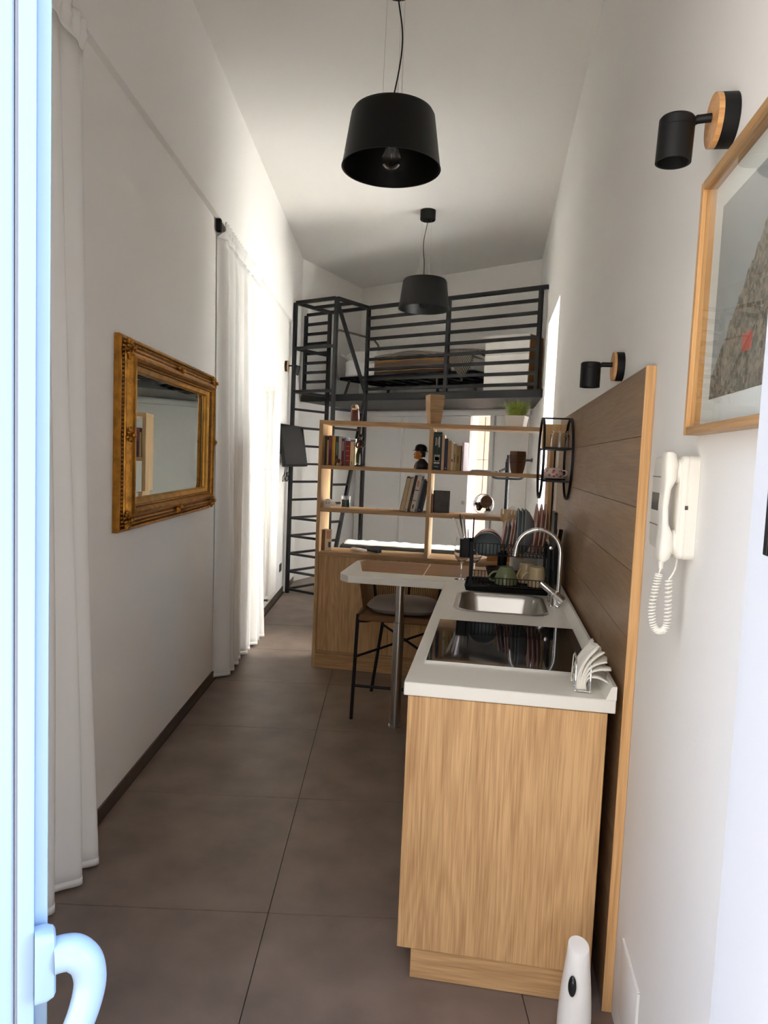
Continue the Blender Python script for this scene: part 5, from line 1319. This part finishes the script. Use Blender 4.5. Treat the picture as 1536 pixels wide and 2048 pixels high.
for k, (dx, ang) in enumerate(((-0.012, 0.02), (0.0, 0.09), (0.012, 0.17))):
    M = Matrix.Translation((dx * 0.5, -0.005 + 0.01 * k, 0.02)) @ Matrix.Rotation(ang, 4, 'Y')
    b = MB(); M = M @ Matrix.Diagonal((1, 1, 0.88, 1)); b.box(-0.006, 0.006, -0.0035, 0.0035, 0, 0.33, M=M); b.loft([[M @ Vector((x * s_, y, zz)) for x, y in ((-1, -0.004), (1, -0.004), (1, 0.004), (-1, 0.004))] for s_, zz in ((0.007, 0.32), (0.022, 0.345), (0.024, 0.375))])
    for i in range(3): b.box(-0.023 + 0.017 * i, -0.012 + 0.017 * i, -0.0035, 0.0035, 0.374, 0.405, M=M)
    b.build('wooden_fork', M_PALEW, t, smooth=0)
b = MB()
for k in range(5):
    a = PI * k / 5; d = Vector((cos(a), sin(a), 0))
    b.tube(catmull([Vector((0.03, 0.02, 0.33)), Vector((0.035, 0.02, 0.36)) + d * 0.022, Vector((0.042, 0.02, 0.395)), Vector((0.035, 0.02, 0.36)) - d * 0.022, Vector((0.03, 0.02, 0.33))], 5), 0.0009, 5)
b.tube([(0.02, 0.02, 0.10), (0.03, 0.02, 0.335)], 0.005, 8); b.build('whisk', M_STEEL, t)

# ------------------------------------------------------------------ round wall shelf
t = thing('round_shelf', 'round black metal wall shelf with two levels over the worktop', 'shelf', (0.305, 3.67, 1.551))
def hoop(x, rad):
    b = MB(); n = 64
    for k in range(n):
        a0, a1 = 2 * PI * k / n, 2 * PI * (k + 1) / n
        q = []
        for a in (a0, a1):
            for r_ in (rad - 0.004, rad + 0.004):
                for dx in (-0.006, 0.006): q.append(b.bm.verts.new((x + dx, r_ * cos(a), r_ * sin(a))))
        i = q
        for f in ((i[0], i[4], i[5], i[1]), (i[2], i[3], i[7], i[6]), (i[0], i[2], i[6], i[4]), (i[1], i[5], i[7], i[3])): b.bm.faces.new(f)
    bmesh.ops.remove_doubles(b.bm, verts=b.bm.verts[:], dist=1e-5); bmesh.ops.recalc_face_normals(b.bm, faces=b.bm.faces[:])
    return b
for x in (-0.070, 0.066): hoop(x, 0.203).build('hoop', M_BLACK, t, smooth=40)
for z in (0.050, -0.108):
    hw = (0.199 ** 2 - z ** 2) ** 0.5
    b = MB(); b.box(-0.064, 0.060, -hw, hw, z - 0.006, z, 0.001, 1); b.build('shelf_plate', M_BLACK, t, smooth=0)
for y, z in ((0.0, 0.203), (-0.19, 0.05), (0.19, 0.05), (-0.16, -0.112), (0.16, -0.112)):
    MB().bar((-0.066, y, z), (0.062, y, z), 0.008).build('cross_bar', M_BLACK, t, smooth=0)
t = thing('bamboo_board', 'pale bamboo board standing on the upper round shelf', 'board', (0.298, 3.752, 1.6015))
MB().box(-0.058, 0.062, -0.008, 0.008, 0.0003, 0.128, 0.002, 1).build('board', wood('bamboo', rgb(196, 146, 88), rgb(222, 178, 118), 'Z', 0.45, 1.5), t)
t = thing('glass_jar', 'clear glass jar in front of the bamboo board', 'jar', (0.322, 3.655, 1.6015))
MB().lathe([(0, 0.0005), (0.044, 0.0005), (0.047, 0.004), (0.047, 0.070), (0.041, 0.078), (0.041, 0.090), (0.039, 0.090), (0.039, 0.078), (0.0445, 0.068), (0.0445, 0.006), (0, 0.005)], 36).build('glass', M_GLASS, t)
t = thing('saucer', 'pink and white saucer on the lower round shelf', 'saucer', (0.298, 3.655, 1.4435))
MB().lathe([(0, 0.0005), (0.032, 0.0005), (0.064, 0.010), (0.064, 0.0125), (0.030, 0.004), (0, 0.004)], 36).build('dish', mat('china_white', rgb(224, 206, 196), 0.2), t)
t = thing('teacup', 'pink flowered teacup on its saucer on the lower round shelf', 'cup', (0.298, 3.655, 1.4480))
MF = bpy.data.materials.new('floral_china'); MF.use_nodes = True
nt = MF.node_tree; N = nt.nodes; L = nt.links; pb = N['Principled BSDF']; pb.inputs['Roughness'].default_value = 0.18
tc = N.new('ShaderNodeTexCoord'); vo = N.new('ShaderNodeTexVoronoi'); vo.inputs['Scale'].default_value = 55; L.new(tc.outputs['Object'], vo.inputs['Vector'])
cr = N.new('ShaderNodeValToRGB'); cr.color_ramp.elements[0].color = rgb(190, 84, 80); cr.color_ramp.elements[0].position = 0.2; cr.color_ramp.elements[1].color = rgb(228, 210, 200); cr.color_ramp.elements[1].position = 0.5
L.new(vo.outputs['Distance'], cr.inputs[0]); L.new(cr.outputs[0], pb.inputs['Base Color'])
MB().lathe([(0, 0.0008), (0.026, 0.0008), (0.046, 0.010), (0.054, 0.026), (0.046, 0.044), (0.040, 0.050), (0.043, 0.056), (0.041, 0.056), (0.037, 0.049), (0.050, 0.026), (0.043, 0.012), (0.024, 0.004), (0, 0.004)], 36).build('cup', MF, t, smooth=60)
MB().tube(catmull([(0.044, -0.01, 0.044), (0.064, -0.012, 0.042), (0.066, -0.012, 0.024), (0.048, -0.01, 0.014)], 5), 0.003, 8).build('handle', mat('china_white', rgb(224, 206, 196), 0.2), t)

# ------------------------------------------------------------------ napkins and dispenser
t = thing('napkin_holder', 'chrome wire napkin holder at the near end of the worktop', 'napkin holder', (0.277, 2.02, TBZ), 0)
for x in (-0.020, 0.020):
    b = MB()
    b.tube([(x, -0.045, 0.004), (x, -0.045, 0.055)] + [(x, -0.045 * cos(R(a)), 0.055 + 0.045 * sin(R(a))) for a in range(15, 180, 15)] + [(x, 0.045, 0.055), (x, 0.045, 0.004)], 0.0022, 8)
    for s in (-1, 1):
        b.tube([(x, s * 0.004 + s * (0.004 + 0.0011 * k) * cos(k * 0.55), 0.045 + (0.004 + 0.0011 * k) * sin(k * 0.55)) for k in range(20)], 0.0016, 6)
        b.tube([(x, s * 0.024 + s * (0.003 + 0.0008 * k) * cos(k * 0.55 + 2), 0.022 + (0.003 + 0.0008 * k) * sin(k * 0.55 + 2)) for k in range(16)], 0.0016, 6)
    b.build('scroll_side', M_CHROME, t)
b = MB()
for y in (-0.045, 0.0, 0.045): b.tube([(-0.020, y, 0.005), (0.020, y, 0.005)], 0.0022, 8)
for x in (-0.020, 0.020):
    for y in (-0.045, 0.045): b.sphere((x, y, 0.0045), 0.0042, u=10, v=6)
b.build('base_wire', M_CHROME, t)
M_NAP = mat('napkin_paper', (0.82, 0.80, 0.74, 1), 0.95, bump=0.15, bscale=120)
rnd = random.Random(8)
NX = [(-0.014, 0.062, 0.050, 0.052), (-0.0095, 0.066, 0.046, 0.050), (-0.005, 0.070, 0.040, 0.046), (-0.001, 0.068, 0.052, 0.034), (0.003, 0.064, 0.060, 0.016), (0.007, 0.058, 0.062, -0.002), (0.011, 0.050, 0.058, -0.030)]
for k, (x, h0, out, rise) in enumerate(NX):
    t = thing('napkin', ('white paper napkin rising highest, leftmost in the wire holder', 'white paper napkin second from the left in the holder', 'white paper napkin third from the left in the holder', 'white paper napkin in the middle of the holder', 'white paper napkin bending half over, fifth in the holder', 'white paper napkin bending level, sixth in the holder', 'white paper napkin drooping lowest over the upstand, rightmost')[k], 'napkin', (0.277, 2.02, TBZ), 0, 'paper napkins in the wire holder')
    jit = [rnd.uniform(-0.004, 0.004) for _ in range(6)]
    def f(u, v, x=x, h0=h0, out=out, rise=rise, jit=jit, k=k):
        y = -0.042 + 0.084 * u * (1 + 0.18 * v)
        p0, p1, p2, p3 = Vector((x, 0, 0.008)), Vector((x - 0.004, 0, h0 * 0.7)), Vector((x + 0.004, 0, h0 * 1.25)), Vector((x + out, 0, h0 + rise + 0.012))
        q = p0 * (1 - v) ** 3 + p1 * 3 * v * (1 - v) ** 2 + p2 * 3 * v * v * (1 - v) + p3 * v ** 3
        wv = 0.003 * sin(8 * u + k * 1.7 + 4 * v) * v + jit[k % 6] * v * (u - 0.5) * 2
        return Vector((q.x + wv, y + 0.01 * v * sin(k), q.z + wv * 0.6))
    MB().grid(f, 10, 16).build('sheet', M_NAP, t, mods=[('SOLIDIFY', dict(thickness=0.0042))])

t = thing('dispenser', 'white egg-shaped dispenser with a black oval opening on the floor', 'dispenser', (0.281, 1.775, 0.0), R(-5))
M = Matrix()
b = MB(); n = 36
prof = [(0.020, 0.0008), (0.030, 0.003), (0.037, 0.014), (0.0415, 0.035), (0.0430, 0.065), (0.0425, 0.10), (0.0405, 0.14), (0.0375, 0.18), (0.0335, 0.22), (0.0295, 0.25), (0.0265, 0.272)]
rings = []
for i, (r_, z) in enumerate(prof):
    rings.append([Vector((r_ * cos(2 * PI * k / n), r_ * sin(2 * PI * k / n), z)) for k in range(n)])
tilt = lambda p: Vector((p.x, p.y, p.z + 0.30 * p.y - 0.10 * p.x))
rings[-1] = [tilt(p + Vector((0, 0, 0.018))) for p in rings[-1]]
rings[-2] = [Vector((p.x, p.y, p.z + 0.14 * p.y)) + Vector((0, 0, 0.008)) for p in rings[-2]]
rings.append([Vector((p.x * 0.97, p.y * 0.97, p.z + 0.0008 - (p.y * 0.03) * 0.3)) for p in rings[-1]])
b.loft(rings); b.build('body', M_WPLAS, t, smooth=40)
Mo = Matrix.Translation((-0.012, -0.0385, 0.205)) @ Matrix.Rotation(R(-8), 4, 'X') @ Matrix.Rotation(R(-18), 4, 'Z')
b = MB(); b.sphere((0, 0, 0), (0.0105, 0.0065, 0.026), M=Matrix(), u=20, v=14)
bmesh.ops.transform(b.bm, matrix=Mo, verts=b.bm.verts[:]); b.build('opening', M_SCREEN, t, label='glossy black oval opening')

# ------------------------------------------------------------------ right wall: intercom, pictures, cover plate
WX = 0.405
t = thing('intercom', 'white wall intercom with handset and coiled cord', 'intercom', (WX, 1.57, 1.445))
b = MB()
# base shell, rounded on the far side
b.loft([[Vector((x, p.x, p.y)) for p in rrect(-0.100 + e, 0.165 - e - q, -0.105 + e, 0.104 - e, 0.012 + q * 0.3, 0, 5)] for x, e, q in ((-0.0005, 0, 0), (-0.020, 0, 0), (-0.0205, 0.0012, 0), (-0.0225, 0.0012, 0), (-0.023, 0, 0), (-0.031, 0.001, 0.006), (-0.036, 0.006, 0.016))])
b.build('base', M_IVORY, t)
MB().box(-0.0382, -0.0358, -0.015, 0.135, -0.018, 0.022, 0.0008, 1).build('display', mat('smoked_display', rgb(70, 74, 72), 0.12, vary=0.4, vscale=60), t, label='smoked grey display window')
for z in (-0.050, 0.058): MB().box(-0.0368, -0.0358, -0.03, 0.148, z - 0.0008, z + 0.0008).build('seam', M_CHAR, t, smooth=0)
MB().box(-0.0245, -0.0185, -0.1005, -0.0990, -0.004, 0.004).build('latch', M_CHAR, t, smooth=0)
for z in (0.073, -0.072):
    b = MB(); b.sphere((-0.036, -0.075, z), (0.012, 0.021, 0.026)); b.build('cradle', M_IVORY, t)
b = MB()
hsx = []
for z, xc, th, wd in ((0.110, -0.057, 0.012, 0.020), (0.106, -0.055, 0.020, 0.023), (0.085, -0.053, 0.026, 0.025), (0.055, -0.053, 0.023, 0.025), (0.035, -0.058, 0.013, 0.023), (0.0, -0.060, 0.012, 0.022), (-0.035, -0.058, 0.013, 0.023), (-0.055, -0.053, 0.023, 0.025), (-0.085, -0.052, 0.028, 0.025), (-0.105, -0.055, 0.021, 0.023), (-0.112, -0.057, 0.010, 0.018)):
    hsx.append([Vector((xc + p.x, -0.075 + p.y, z)) for p in rrect(-th / 2, th / 2, -wd, wd, min(th, wd) * 0.42, 0, 4)])
b.loft(hsx); hs = b.build('handset', M_IVORY, t)
b = MB(); b.tube([(-0.056, -0.075, -0.110), (-0.056, -0.075, -0.128)], [0.006, 0.0045], 10); b.build('cord_grip', M_IVORY, hs)
ctr = catmull([(-0.059, -0.075, -0.138), (-0.064, -0.075, -0.170), (-0.068, -0.075, -0.215), (-0.061, -0.075, -0.250), (-0.048, -0.075, -0.258), (-0.037, -0.075, -0.245), (-0.037, -0.075, -0.20), (-0.039, -0.075, -0.150)], 14)
Lc = len(ctr); NT = 44; hel = []
for i in range(NT * 10):
    s = i / (NT * 10 - 1) * (Lc - 1); j = min(int(s), Lc - 2); p = ctr[j].lerp(ctr[j + 1], s - j); d = (ctr[j + 1] - ctr[j]).normalized()
    a_ = Vector((0, 1, 0)); c_ = d.cross(a_).normalized(); w_ = 2 * PI * i / 10
    hel.append(p + (a_ * cos(w_) + c_ * sin(w_)) * 0.0062)
b = MB(); b.tube(hel, 0.0019, 6)
b.tube([(-0.056, -0.075, -0.126), (-0.059, -0.075, -0.140)], 0.002, 6)
b.tube(catmull([(-0.039, -0.075, -0.150), (-0.034, -0.075, -0.142), (-0.026, -0.07, -0.125), (-0.022, -0.06, -0.103)], 5), 0.002, 6)
b.build('coiled_cord', M_IVORY, t, label='coiled cream cord hanging in a loop')

t = thing('framed_picture', 'large oak framed picture of a hillside town behind glass', 'picture', (WX, 1.19, 1.835))
PY, PZ = 0.305, 0.245
fr_w, fr_d = 0.016, 0.032
for nm, y0, y1, z0, z1 in (('frame_bar', PY - fr_w, PY, -PZ, PZ), ('frame_bar', -PY, -PY + fr_w, -PZ, PZ)):
    MB().box(-fr_d, -0.0005, y0, y1, z0, z1, 0.001, 1).build(nm, M_FRAMEOAK, t, smooth=0)
M_FRAMEY = wood('frame_oak_rail', rgb(150, 112, 72), rgb(184, 144, 96), 'Y', 0.4)
for z0, z1 in ((PZ - fr_w, PZ), (-PZ, -PZ + fr_w)):
    MB().box(-fr_d, -0.0005, -PY + fr_w, PY - fr_w, z0, z1, 0.001, 1).build('frame_bar', M_FRAMEY, t, smooth=0)
MB().box(-0.006, -0.001, -PY + fr_w, PY - fr_w, -PZ + fr_w, PZ - fr_w).build('mount', mat('white_mount', (0.80, 0.80, 0.79, 1), 0.9), t, smooth=0)
MP = bpy.data.materials.new('town_photo'); MP.use_nodes = True
nt = MP.node_tree; N = nt.nodes; L = nt.links; pb = N['Principled BSDF']; pb.inputs['Roughness'].default_value = 0.6
tc = N.new('ShaderNodeTexCoord'); sp = N.new('ShaderNodeSeparateXYZ'); L.new(tc.outputs['Object'], sp.inputs[0])
br = N.new('ShaderNodeTexVoronoi'); br.inputs['Scale'].default_value = 130; br.distance = 'CHEBYCHEV'; L.new(tc.outputs['Object'], br.inputs['Vector'])
cr = N.new('ShaderNodeValToRGB'); cr.color_ramp.interpolation = 'CONSTANT'
for i, (p_, c_) in enumerate(((0, (112, 102, 92)), (0.22, (142, 128, 114)), (0.45, (126, 122, 114)), (0.65, (158, 144, 130)), (0.88, (98, 100, 90)))):
    e_ = cr.color_ramp.elements[i] if i < 2 else cr.color_ramp.elements.new(p_)
    e_.position = p_; e_.color = rgb(*c_)
sc_ = N.new('ShaderNodeSeparateColor'); L.new(br.outputs['Color'], sc_.inputs[0]); L.new(sc_.outputs[0], cr.inputs[0])
# hill line: sky above, town below
ma = N.new('ShaderNodeMath'); ma.operation = 'MULTIPLY_ADD'; ma.inputs[1].default_value = 0.95; ma.inputs[2].default_value = 0.13; L.new(sp.outputs['Y'], ma.inputs[0])
nz = N.new('ShaderNodeTexNoise'); nz.inputs['Scale'].default_value = 40; L.new(tc.outputs['Object'], nz.inputs['Vector'])
mb_ = N.new('ShaderNodeMath'); mb_.operation = 'MULTIPLY_ADD'; mb_.inputs[1].default_value = 0.04; L.new(nz.outputs['Fac'], mb_.inputs[0]); L.new(ma.outputs[0], mb_.inputs[2])
mc = N.new('ShaderNodeMath'); mc.operation = 'ADD'; L.new(mb_.outputs[0], mc.inputs[0]); L.new(sp.outputs['Z'], mc.inputs[1])
gt = N.new('ShaderNodeMath'); gt.operation = 'GREATER_THAN'; gt.inputs[1].default_value = 0.235; L.new(mc.outputs[0], gt.inputs[0])
mx = N.new('ShaderNodeMix'); mx.data_type = 'RGBA'; L.new(gt.outputs[0], mx.inputs['Factor']); L.new(cr.outputs[0], mx.inputs['A']); mx.inputs['B'].default_value = rgb(168, 170, 172)
L.new(mx.outputs['Result'], pb.inputs['Base Color'])
MB().box(-0.0066, -0.0061, -PY + 0.066, PY - 0.066, -PZ + 0.066, PZ - 0.066).build('photograph', MP, t, smooth=0, label='photograph of a hillside town under grey sky')
MB().box(-0.0069, -0.0067, 0.03, 0.075, -0.115, -0.085).build('red_roof', mat('red_roof', rgb(186, 96, 84), 0.6), t, smooth=0)
MB().box(-0.0240, -0.0225, -PY + fr_w, PY - fr_w, -PZ + fr_w, PZ - fr_w).build('glazing', M_PANE, t, smooth=0)

t = thing('framed_picture', 'black framed picture on the white entrance reveal', 'picture', (0.33, 0.762, 1.60))
for y0, y1, z0, z1 in ((0.100, 0.112, -0.175, 0.175), (-0.095, -0.083, -0.175, 0.175), (-0.083, 0.100, -0.175, -0.163), (-0.083, 0.100, 0.163, 0.175)):
    MB().box(-0.014, -0.0005, y0, y1, z0, z1, 0.001, 1).build('frame_bar', M_MATT, t, smooth=0)
MB().box(-0.006, -0.001, -0.083, 0.100, -0.163, 0.163).build('mount', mat('white_mount', (0.80, 0.80, 0.79, 1), 0.9), t, smooth=0)

t = thing('cover_plate', 'white wall cover plate low on the wall beside the splashback', 'cover plate', (WX, 1.735, 0.19))
b = MB(); b.loft([[Vector((x, p.x, p.y)) for p in rrect(-0.098 + e, 0.095 - e, -0.10 + e, 0.098 - e, 0.012, 0, 4)] for x, e in ((-0.0005, 0), (-0.0045, 0), (-0.0065, 0.003))])
b.build('plate', M_WALLR, t)
MB().box(-0.0075, -0.0005, -0.1015, -0.0985, -0.10, 0.098, 0.0008, 1).build('edge_strip', M_IVORY, t, smooth=0)
MB().box(-0.0075, -0.0005, -0.098, 0.095, 0.0982, 0.1012, 0.0008, 1).build('edge_strip', M_IVORY, t, smooth=0)
